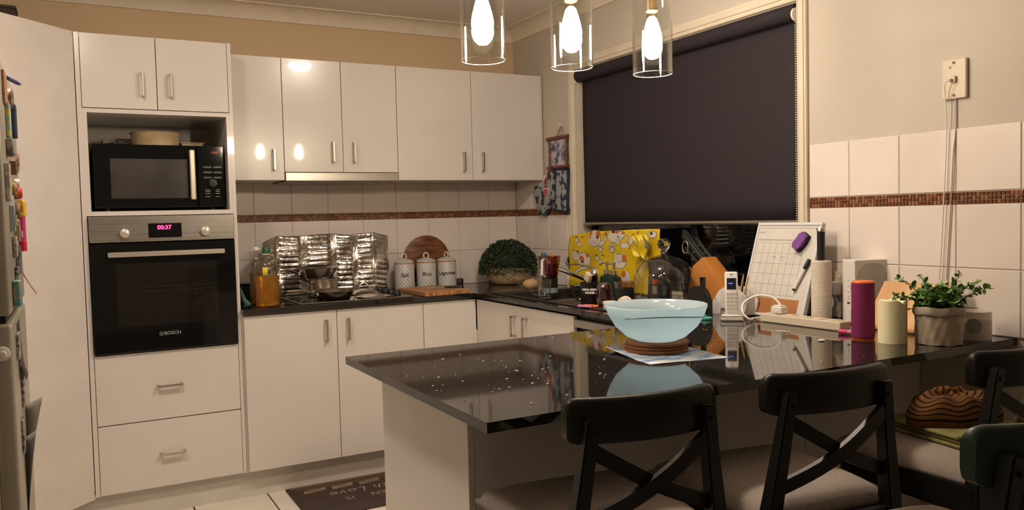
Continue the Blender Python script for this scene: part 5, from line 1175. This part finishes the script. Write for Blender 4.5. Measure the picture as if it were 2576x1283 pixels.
def lab(u, v):
    a = 2*PI*u; s_ = .0225*v*math.cos(a); zz = .0225*v*math.sin(a); an = av2 + s_/.0447; return (gx+.0449*math.cos(an), gy+.0449*math.sin(an), .945+zz)
child(MB().grid(lab, 36, 6), 'label', mat('grey_label', (.28,.265,.22), .6), gc, smooth=True)
lnm = MB()
for zz, hw_ in ((.951,.007), (.945,.012), (.940,.006)): lnm.grid(lambda u, v: (gx+.0452*math.cos(av2+(2*u-1)*hw_/.0449), gy+.0452*math.sin(av2+(2*u-1)*hw_/.0449), zz+.0014*v), 8, 1)
child(lnm, 'label_print', GREYINK, gc)['kind'] = 'stuff'
# leaning wooden board, pink marker, bits
lb = thing('serving_board', 'pale wooden board leaning on the tiles behind the plant and candle', 'board', (-.10,-2.79,.9))
MLB = Matrix.Translation((-.165,-2.790,.9012)) @ Matrix.Rotation(math.radians(37), 4, 'Y')
child(MB().box(-.007,.007,-.130,.130,0,.185,.004,2).xf(MLB), 'plank', mat('pale_timber', (.62,.36,.15), .5, col2=(.52,.28,.11), nscale=5, stretch=(1,7,.6)), lb)
child(MB().box(-.0075,.0075,-.130,.130,-.0001,.012,.002).xf(MLB @ Matrix.Translation((-.0006,0,.002))), 'edge_strip', mat('honey_timber', (.45,.19,.06), .5), lb)
pm = thing('pink_marker', 'pink marker lying between the power board and magenta speaker', 'marker', (-.335,-2.745,.908))
child(MB().tube([(-.325,-2.725,.9085),(-.300,-2.775,.9085)], .0075, 12), 'barrel', mat('pink_barrel', (.55,.22,.28), .4), pm, smooth=True); child(MB().tube([(-.3365,-2.702,.9085),(-.3253,-2.7245,.9085)], .008, 12), 'cap', mat('hot_pink', (.62,.06,.18), .35), pm, smooth=True)
tag(MB().tube(smooth_path([(-.445,-2.545,.9022),(-.440,-2.560,.9035),(-.428,-2.566,.9022),(-.440,-2.572,.903),(-.425,-2.585,.9022)], 4), .0017, 6).build('bread_tie', WPLAST, smooth=True), 'small white twist tie lying on the black worktop', 'twist tie')
tag(MB().sphere((-.487,-2.764,.9032), .013, 14, 8, (1,.7,.2)).build('mint_sweet', WPLAST, smooth=True), 'small flat white lozenge in front of the magenta speaker', 'lozenge')
# phone socket high on the wall with cable
ps = thing('phone_socket', 'cream phone wall plate high on the right wall with a plugged lead', 'wall plate', (-.01,-2.87,1.63))
pb_ = MB().box(-.013,-.001,-2.914,-2.834,1.633,1.757,.004,2); child(pb_, 'plate', CPLAST, ps); child(MB().box(-.022,-.0135,-2.884,-2.866,1.683,1.704,.002), 'jack', CPLAST, ps)
child(MB().box(-.030,-.0222,-2.876,-2.868,1.687,1.695,.001), 'plug', mat('grey_plug', (.30,.25,.19), .4), ps)
for zz in (1.746, 1.645): child(MB().lathe([(0,0),(.005,0),(.0045,.002),(0,.0022)], 0, 0, 12).xf(Matrix.Translation((-.0132,-2.874,zz)) @ Matrix.Rotation(-PI/2, 4, 'Y')), 'screw', mat('dark_screw', (.08,.06,.05), .4, .8), ps)
child(MB().prism([(-2.866,1.737),(-2.858,1.737),(-2.858,1.731),(-2.862,1.727),(-2.866,1.731)], 'x', -.0135,-.0131), 'emblem', GREYINK, ps)
child(MB().tube(smooth_path([(-.028,-2.868,1.690),(-.034,-2.858,1.680),(-.024,-2.853,1.640),(-.016,-2.853,1.54),(-.017,-2.848,1.40),(-.018,-2.841,1.25),(-.017,-2.835,1.15),(-.018,-2.829,1.06)]), .0019, 6), 'lead', WPLAST, ps, smooth=True)
child(MB().tube(smooth_path([(-.005,-2.876,1.632),(-.005,-2.876,1.545),(-.012,-2.872,1.46),(-.012,-2.866,1.33),(-.012,-2.858,1.2),(-.012,-2.850,1.06)]), .0021, 6), 'second_lead', mat('grey_lead', (.40,.36,.29), .5), ps, smooth=True)

# ------------------------------------------------------------------ wall hanging by the window
wh = thing('wall_picture', 'small blue patterned picture in a turned wooden frame on a rope', 'picture', (-.02,-.54,1.57))
REDW = mat('red_brown_wood', (.13,.038,.018), .4)
child(MB().box(-.020,-.012,-.632,-.448,1.582,1.732), 'print', mat('blue_china_print', (.50,.47,.50), .6, col2=(.075,.07,.15), nscale=26, ndetail=8, contrast=(.42,.58)), wh)
for yy in (-.452, -.628):
    child(MB().lathe([(.006,0),(.009,.010),(.007,.030),(.010,.050),(.006,.075),(.010,.090),(.007,.110),(.009,.140),(.006,.160)], -.022, yy, 12, 1.576), 'spindle', REDW, wh, smooth=True)
for zz in (1.738, 1.572): child(MB().tube([(-.022,-.425,zz), (-.022,-.655,zz)], .011, 10), 'rail', REDW, wh, smooth=True)
child(MB().tube([(-.018,-.520,1.745),(-.012,-.556,1.800),(-.012,-.562,1.800),(-.018,-.592,1.745)], .004, 6), 'rope', mat('jute_rope', (.36,.22,.11), .9), wh, smooth=True)
child(MB().tube([(-.001,-.559,1.803),(-.018,-.559,1.803),(-.018,-.559,1.812)], .0022, 6), 'nail', SATIN, wh)
MITP = mat('patterned_mitt_fabric', (.32,.33,.33), .9, col2=(.035,.045,.075), nscale=24, ndetail=1, contrast=(.44,.48))
ov_ = thing('oven_mitt', 'blue grey patterned oven mitt hanging below the picture', 'oven mitt', (-.03,-.40,1.31))
mo = [(-.470,1.565),(-.430,1.500),(-.375,1.450),(-.300,1.478),(-.278,1.452),(-.300,1.415),(-.330,1.390),(-.322,1.345),(-.360,1.306),(-.410,1.302),(-.455,1.340),(-.485,1.385),(-.515,1.430),(-.520,1.470),(-.505,1.520),(-.500,1.565)]
child(MB().prism(mo, 'x', -.046, -.018, .008), 'mitt', MITP, ov_, smooth=True)
child(MB().tube([(-.032,-.487,1.566),(-.032,-.480,1.580),(-.032,-.492,1.580),(-.032,-.490,1.566)], .002, 6), 'loop', mat('navy_trim', (.02,.025,.05), .8), ov_)
ph_ = thing('pot_holder', 'square patterned pot holder with navy binding hanging beside the mitt', 'pot holder', (-.03,-.60,1.33))
MPH = Matrix.Translation((-.034,-.592,1.440)) @ Matrix.Rotation(math.radians(5), 4, 'X')
child(MB().box(-.006,.006,-.058,.058,-.112,.112,.004,2).xf(MPH), 'pad', MITP, ph_)
for q in ((-.066,-.056,-.12,.12), (.056,.066,-.12,.12), (-.066,.066,-.12,-.110), (-.066,.066,.110,.12)): child(MB().box(-.008,.008,q[0],q[1],q[2],q[3],.003,2).xf(MPH), 'binding', mat('navy_trim', (.02,.025,.05), .8), ph_)
ht = thing('heart_tag', 'pink heart tag with a white border on a red ribbon over the mitt', 'heart tag', (-.055,-.45,1.40))
def heart(s): return [(-.448 + s*.0016*16*math.sin(t)**3, 1.432 + s*.0020*(13*math.cos(t)-5*math.cos(2*t)-2*math.cos(3*t)-math.cos(4*t))) for t in [2*PI*k/32 for k in range(32)]]
child(MB().prism(heart(1.25), 'x', -.053, -.049), 'white_heart', mat('white_felt', (.62,.57,.54), .8), ht); child(MB().prism(heart(.95), 'x', -.056, -.0532), 'pink_heart', mat('pink_felt', (.48,.11,.13), .8), ht)
child(MB().tube([(-.052,-.448,1.450),(-.050,-.456,1.505),(-.048,-.470,1.570)], .004, 6, flat=.3).tube([(-.052,-.446,1.450),(-.051,-.450,1.505),(-.048,-.466,1.570)], .003, 6, flat=.3), 'ribbon', mat('red_ribbon', (.52,.07,.09), .7), ht)['kind'] = 'stuff'

# ------------------------------------------------------------------ fridge and what hangs on it
FRG = mat('grey_fridge_enamel', (.36,.33,.27), .35, .2)
fr = thing('fridge', 'grey fridge freezer at the left edge crowded with magnets', 'fridge', (-2.95,-2.05,0))
FX1, FY0, FY1 = -2.588, -2.345, -1.745
child(MB().box(-3.26,-2.634,FY0+.004,FY1,.02,1.690,.004), 'body', FRG, fr)
for z0, z1, nme in ((.06, 1.086, 'fridge_door'), (1.104, 1.690, 'freezer_door')):
    child(MB().box(-2.626, FX1, FY0, FY1, z0, z1, .008, 3), nme, FRG, fr, smooth=True)
    child(MB().box(-2.6335,-2.6262,FY0+.006,FY1-.006,z0+.006,z1-.006), 'door_gasket', mat('cream_gasket', (.60,.55,.45), .6), fr)
child(MB().box(-2.62,-2.60,FY0+.02,FY1-.02,1.0865,1.1035), 'gap_trim', BLACKP, fr)
child(MB().box(-3.2,-2.66,FY0+.03,FY1-.03,0,.02), 'plinth', BLACKP, fr)
kn_ = thing('child_lock', 'round white stick-on lock on the side of the fridge door', 'lock', (-2.607,-2.35,1.02))
child(MB().lathe([(0,0),(.0165,0),(.0165,.006),(.014,.008),(0,.008)], 0, 0, 24).xf(Matrix.Translation((-2.609,FY0-.0005,1.022)) @ Matrix.Rotation(PI/2, 4, 'X')), 'disc', WPLAST, kn_, smooth=True); child(MB().lathe([(.007,.008),(.005,.014),(.008,.018),(.007,.024),(0,.026)], 0, 0, 18).xf(Matrix.Translation((-2.607,FY0-.0005,1.022)) @ Matrix.Rotation(PI/2, 4, 'X')), 'button', WPLAST, kn_, smooth=True)
def magnet(y, z, w_, h_, t_, col, label, shape='box', col2=None, cat='magnet'):
    t = thing('fridge_magnet', label, cat, (FX1, y, z)); m = mat('magnet_'+label.replace(' ', '_')[:40], col, .5, col2=col2, nscale=60, contrast=(.45,.55)) 
    x0 = FX1+.0006
    if shape == 'box': child(MB().box(x0, x0+t_, y-w_/2, y+w_/2, z-h_/2, z+h_/2, min(t_, w_, h_)*.25, 2), 'face', m, t)
    elif shape == 'round': child(MB().lathe([(0,0),(1,0),(1,.7),(.8,1),(0,1)], 0, 0, 20).xf(Matrix.Translation((x0, y, z)) @ Matrix.Rotation(PI/2, 4, 'Y') @ Matrix.Diagonal((h_/2, w_/2, t_, 1))), 'face', m, t, smooth=True)
    elif shape == 'house':
        child(MB().prism([(y-w_/2,z-h_/2),(y+w_/2,z-h_/2),(y+w_/2,z+h_*.2),(y,z+h_/2),(y-w_/2,z+h_*.2)], 'x', x0, x0+t_*.7), 'face', m, t)
        child(MB().box(x0+t_*.7, x0+t_, y-w_*.3, y+w_*.3, z-h_*.35, z-h_*.05), 'relief', mat('relief_cream', (.5,.42,.3), .6), t); return t
    child(MB().box(x0, x0+t_*.9, y-w_*.1, y+w_*.1, z-h_*.52, z-h_*.505), 'edge', m, t)
    return t
mg_ = [(-2.20,1.628,.10,.075,.005,(.50,.20,.10),'orange picture magnet high on the freezer door','box',(.25,.14,.08)),
 (-2.06,1.625,.05,.05,.012,(.30,.22,.14),'brown oval magnet under the blue pen','round',(.12,.08,.05)),
 (-2.15,1.560,.07,.085,.008,(.16,.36,.46),'sky blue card magnet with yellow spot','box',(.55,.45,.06)),
 (-2.00,1.575,.05,.085,.014,(.02,.03,.07),'dark navy bottle magnet beside the blue card','box',None),
 (-2.20,1.490,.05,.04,.014,(.30,.27,.23),'grey ribbed square magnet','box',(.10,.09,.08)),
 (-2.10,1.455,.045,.045,.018,(.16,.08,.04),'brown house magnet with cream relief','house',None),
 (-1.98,1.470,.05,.05,.014,(.32,.17,.12),'pinkish brown figurine magnet','round',(.10,.05,.04)),
 (-2.30,1.405,.04,.085,.010,(.58,.53,.45),'cream tall card magnet near the door edge','box',(.35,.32,.28)),
 (-2.12,1.395,.04,.04,.014,(.34,.22,.05),'round gold coin-like magnet','round',(.16,.09,.02)),
 (-1.94,1.405,.055,.05,.015,(.48,.46,.44),'pale boat magnet with red top','house',None),
 (-2.00,1.390,.03,.03,.018,(.50,.03,.03),'small red round magnet','round',None),
 (-2.08,1.345,.05,.045,.015,(.10,.08,.05),'dark wooden figure magnet','round',(.28,.18,.09)),
 (-2.20,1.335,.04,.085,.013,(.32,.37,.39),'blue grey tower magnet','house',None),
 (-1.90,1.352,.07,.045,.020,(.72,.45,.02),'bright yellow tab magnet with letter E','box',(.66,.38,.02)),
 (-2.05,1.295,.06,.055,.016,(.33,.25,.15),'tan building magnet above the pink marker','house',None),
 (-2.16,1.255,.05,.05,.009,(.42,.38,.32),'cream square magnet with grey print','box',(.18,.16,.14)),
 (-2.05,1.220,.05,.07,.010,(.05,.05,.05),'black rectangle magnet below the cream one','box',(.20,.20,.20)),
 (-2.12,1.175,.05,.06,.008,(.34,.33,.33),'grey striped photo magnet low on the freezer','box',(.06,.06,.06)),
 (-2.24,1.148,.06,.06,.016,(.08,.24,.24),'teal postcard magnet with orange base','box',(.30,.28,.16)),
 (-2.10,1.125,.05,.035,.010,(.35,.12,.05),'small orange brown magnet at the door gap','box',None),
 (-2.20,1.020,.07,.06,.006,(.10,.09,.08),'black and white photo magnet on the fridge door','box',(.42,.40,.37)),
 (-2.10,.905,.06,.10,.006,(.40,.36,.31),'faded photo strip magnet on the fridge door','box',(.10,.09,.08)),
 (-2.18,.800,.06,.08,.005,(.06,.06,.07),'dark card magnet above the white papers','box',(.35,.33,.3))]
for a in mg_:
    mt_ = magnet(*a)
    if 'letter E' in a[6]:
        o = text('E', .018, face_mat((FX1+.0115,-1.9356,1.350), (1,0,0), (0,0,1)), mat('rust_ink', (.35,.06,.02), .6), None, 'letter', .0003, bold=.0006); o.parent = mt_; o.matrix_parent_inverse = Matrix.Translation(mt_.location).inverted()
pnb = thing('blue_pen', 'dark blue pen clipped crosswise at the top of the freezer door', 'pen', (-2.575,-2.08,1.72))
child(MB().tube([(FX1+.004,-2.13,1.665),(FX1+.020,-2.05,1.667)], .005, 10), 'barrel', mat('navy_plastic', (.012,.022,.12), .35), pnb, smooth=True); child(MB().tube([(FX1+.0203,-2.0485,1.667),(FX1+.026,-2.02,1.668)], [.0052,.0035], 10), 'cap', mat('navy_plastic', (.012,.022,.12), .35), pnb, smooth=True)
pkm = thing('pink_fridge_marker', 'magenta marker hanging upright on the freezer door', 'marker', (-2.575,-1.93,1.30))
child(MB().tube([(FX1+.011,-1.925,1.265),(FX1+.011,-1.925,1.335)], .0085, 12), 'barrel', mat('magenta_barrel', (.50,.03,.16), .4), pkm, smooth=True); child(MB().tube([(FX1+.011,-1.925,1.238),(FX1+.011,-1.925,1.2645)], .009, 12), 'cap', mat('crimson_cap', (.55,.01,.05), .4), pkm, smooth=True); child(MB().tube([(FX1+.011,-1.925,1.3355),(FX1+.011,-1.925,1.352)], .006, 12), 'neck', WPLAST, pkm, smooth=True)
def flap(name, label, pts, w_, m, cat='paper'):
    P_ = smooth_path(pts, 5); n = len(P_)-1
    tag(MB().grid(lambda u, v: tuple(P_[min(n, int(round(u*n)))] + Vector((0, (v-.5)*w_, 0))), n, 3).build(name, m, smooth='full', solid=.0006), label, cat)
flap('paper_strip', 'curled brown paper strip hanging off the freezer door', [(FX1+.001,-2.02,1.275),(FX1+.003,-2.02,1.235),(FX1+.010,-2.02,1.190),(FX1+.022,-2.02,1.160),(FX1+.040,-2.04,1.130)], .05, mat('brown_print_paper', (.30,.19,.15), .7, col2=(.16,.06,.05), nscale=30))
flap('dark_flyer', 'dark ragged flyer curling from the fridge door above the white papers', [(FX1+.001,-2.13,1.07),(FX1+.003,-2.13,1.02),(FX1+.006,-2.13,.97),(FX1+.014,-2.13,.93)], .09, mat('brown_flyer', (.12,.075,.05), .8, col2=(.03,.02,.02), nscale=30))
def flyer(name, label, y0, y1, zt, zb, out, m, cat='paper'):
    def fn(u, v):
        o_ = out*u*(1-v)**1.3; z = zt+(zb-zt)*v - .03*(1-u)*(1-v)
        return (FX1+.0001+o_+.0*u, y0+(y1-y0)*u*(1-.5*v), z)
    tag(MB().grid(fn, 8, 14).build(name, m, smooth='full', solid=.0006), label, cat)
flyer('white_flyer', 'white flyer with orange print curling off the lower fridge door', -1.97, -2.03, .862, .62, .042, mat('white_flyer_paper', (.60,.57,.54), .7, col2=(.52,.22,.12), nscale=16, contrast=(.28,.34)))
flyer('grey_leaflet', 'grey folded leaflet in front of the white flyer on the fridge door', -2.08, -2.15, .80, .55, .028, mat('grey_leaflet_paper', (.46,.44,.44), .6, col2=(.30,.10,.09), nscale=8, contrast=(.25,.34)))
tb = thing('storage_basket', 'dark brown basket on top of the corner pantry', 'basket', (-2.72,-.78,2.10))
child(MB().box(-2.80,-2.615,-.715,-.58,2.1015,2.165,.012,2), 'basket_body', mat('dark_brown_weave', (.035,.022,.015), .8, bump=.4, bscale=200), tb); child(MB().box(-2.803,-2.612,-.718,-.577,2.160,2.172,.006,2), 'basket_rim', mat('dark_brown_rim', (.045,.028,.018), .7), tb)

# ------------------------------------------------------------------ floor mat
rg = thing('kitchen_mat', 'dark brown kitchen mat with handwritten lettering on the floor', 'mat', (-1.22,-.75,0))
MATM = mat('dark_brown_mat', (.055,.035,.026), .75, col2=(.040,.026,.020), nscale=10)
child(MB().box(-1.607,-.84,-.985,-.525,.0004,.009,.004,2), 'mat_base', MATM, rg)
child(MB().box(-1.59,-.855,-.560,-.535,.0092,.0096), 'printed_border', mat('mat_border', (.16,.10,.065), .75), rg); child(MB().box(-1.575,-.87,-.600,-.575,.0092,.0095), 'printed_line', mat('mat_line', (.115,.07,.045), .75), rg)
CHALK = mat('mat_chalk', (.30,.25,.20), .8); TANP = mat('mat_tan_print', (.26,.19,.125), .8)
for k, wd in enumerate(('THYME','SAGE','ROSEMARY','PARSLEY')):
    x = -1.49+k*.135
    child(MB().prism([(x-.055,-.655),(x+.050,-.640),(x+.058,-.600),(x-.052,-.612)], 'z', .0092, .0097), 'printed_banner', TANP, rg)
    o = text(wd, .022, Matrix.Translation((x,-.628,.0099)) @ Matrix.Rotation(PI, 4, 'Z'), MATM, None, 'banner_lettering', .0002); o.parent = rg; o.matrix_parent_inverse = Matrix.Translation(rg.location).inverted()
for bd, x, y, sz, sh in (('with Love', -1.25, -.720, .085, .25), ('KITCHEN', -1.14, -.815, .060, 0), ('IS', -1.375, -.815, .060, 0)):
    o = text(bd, sz, Matrix.Translation((x,y,.0099)) @ Matrix.Rotation(PI, 4, 'Z'), CHALK, None, 'mat_lettering', .0002, shear=sh, spacing=1.1); o.parent = rg; o.matrix_parent_inverse = Matrix.Translation(rg.location).inverted()
# woven tray leaning beyond the far chair
wk = thing('woven_placemat', 'folded yellow woven placemat beyond the far chair back', 'placemat', (-.16,-3.05,.68))
child(MB().box(-.235,-.085,-.006,.006,0,.15,.004,2).xf(Matrix.Translation((-.06,-3.22,.7055)) @ Matrix.Rotation(.35, 4, 'X')), 'weave', stripe_mat('yellow_weave', (.42,.38,.14), (.10,.09,.04), 6.0, 0, .4), wk)
child(MB().box(-.240,-.080,-.0075,.0075,.146,.158,.004,2).xf(Matrix.Translation((-.06,-3.22,.7055)) @ Matrix.Rotation(.35, 4, 'X')), 'hem', mat('yellow_hem', (.46,.42,.16), .8), wk)
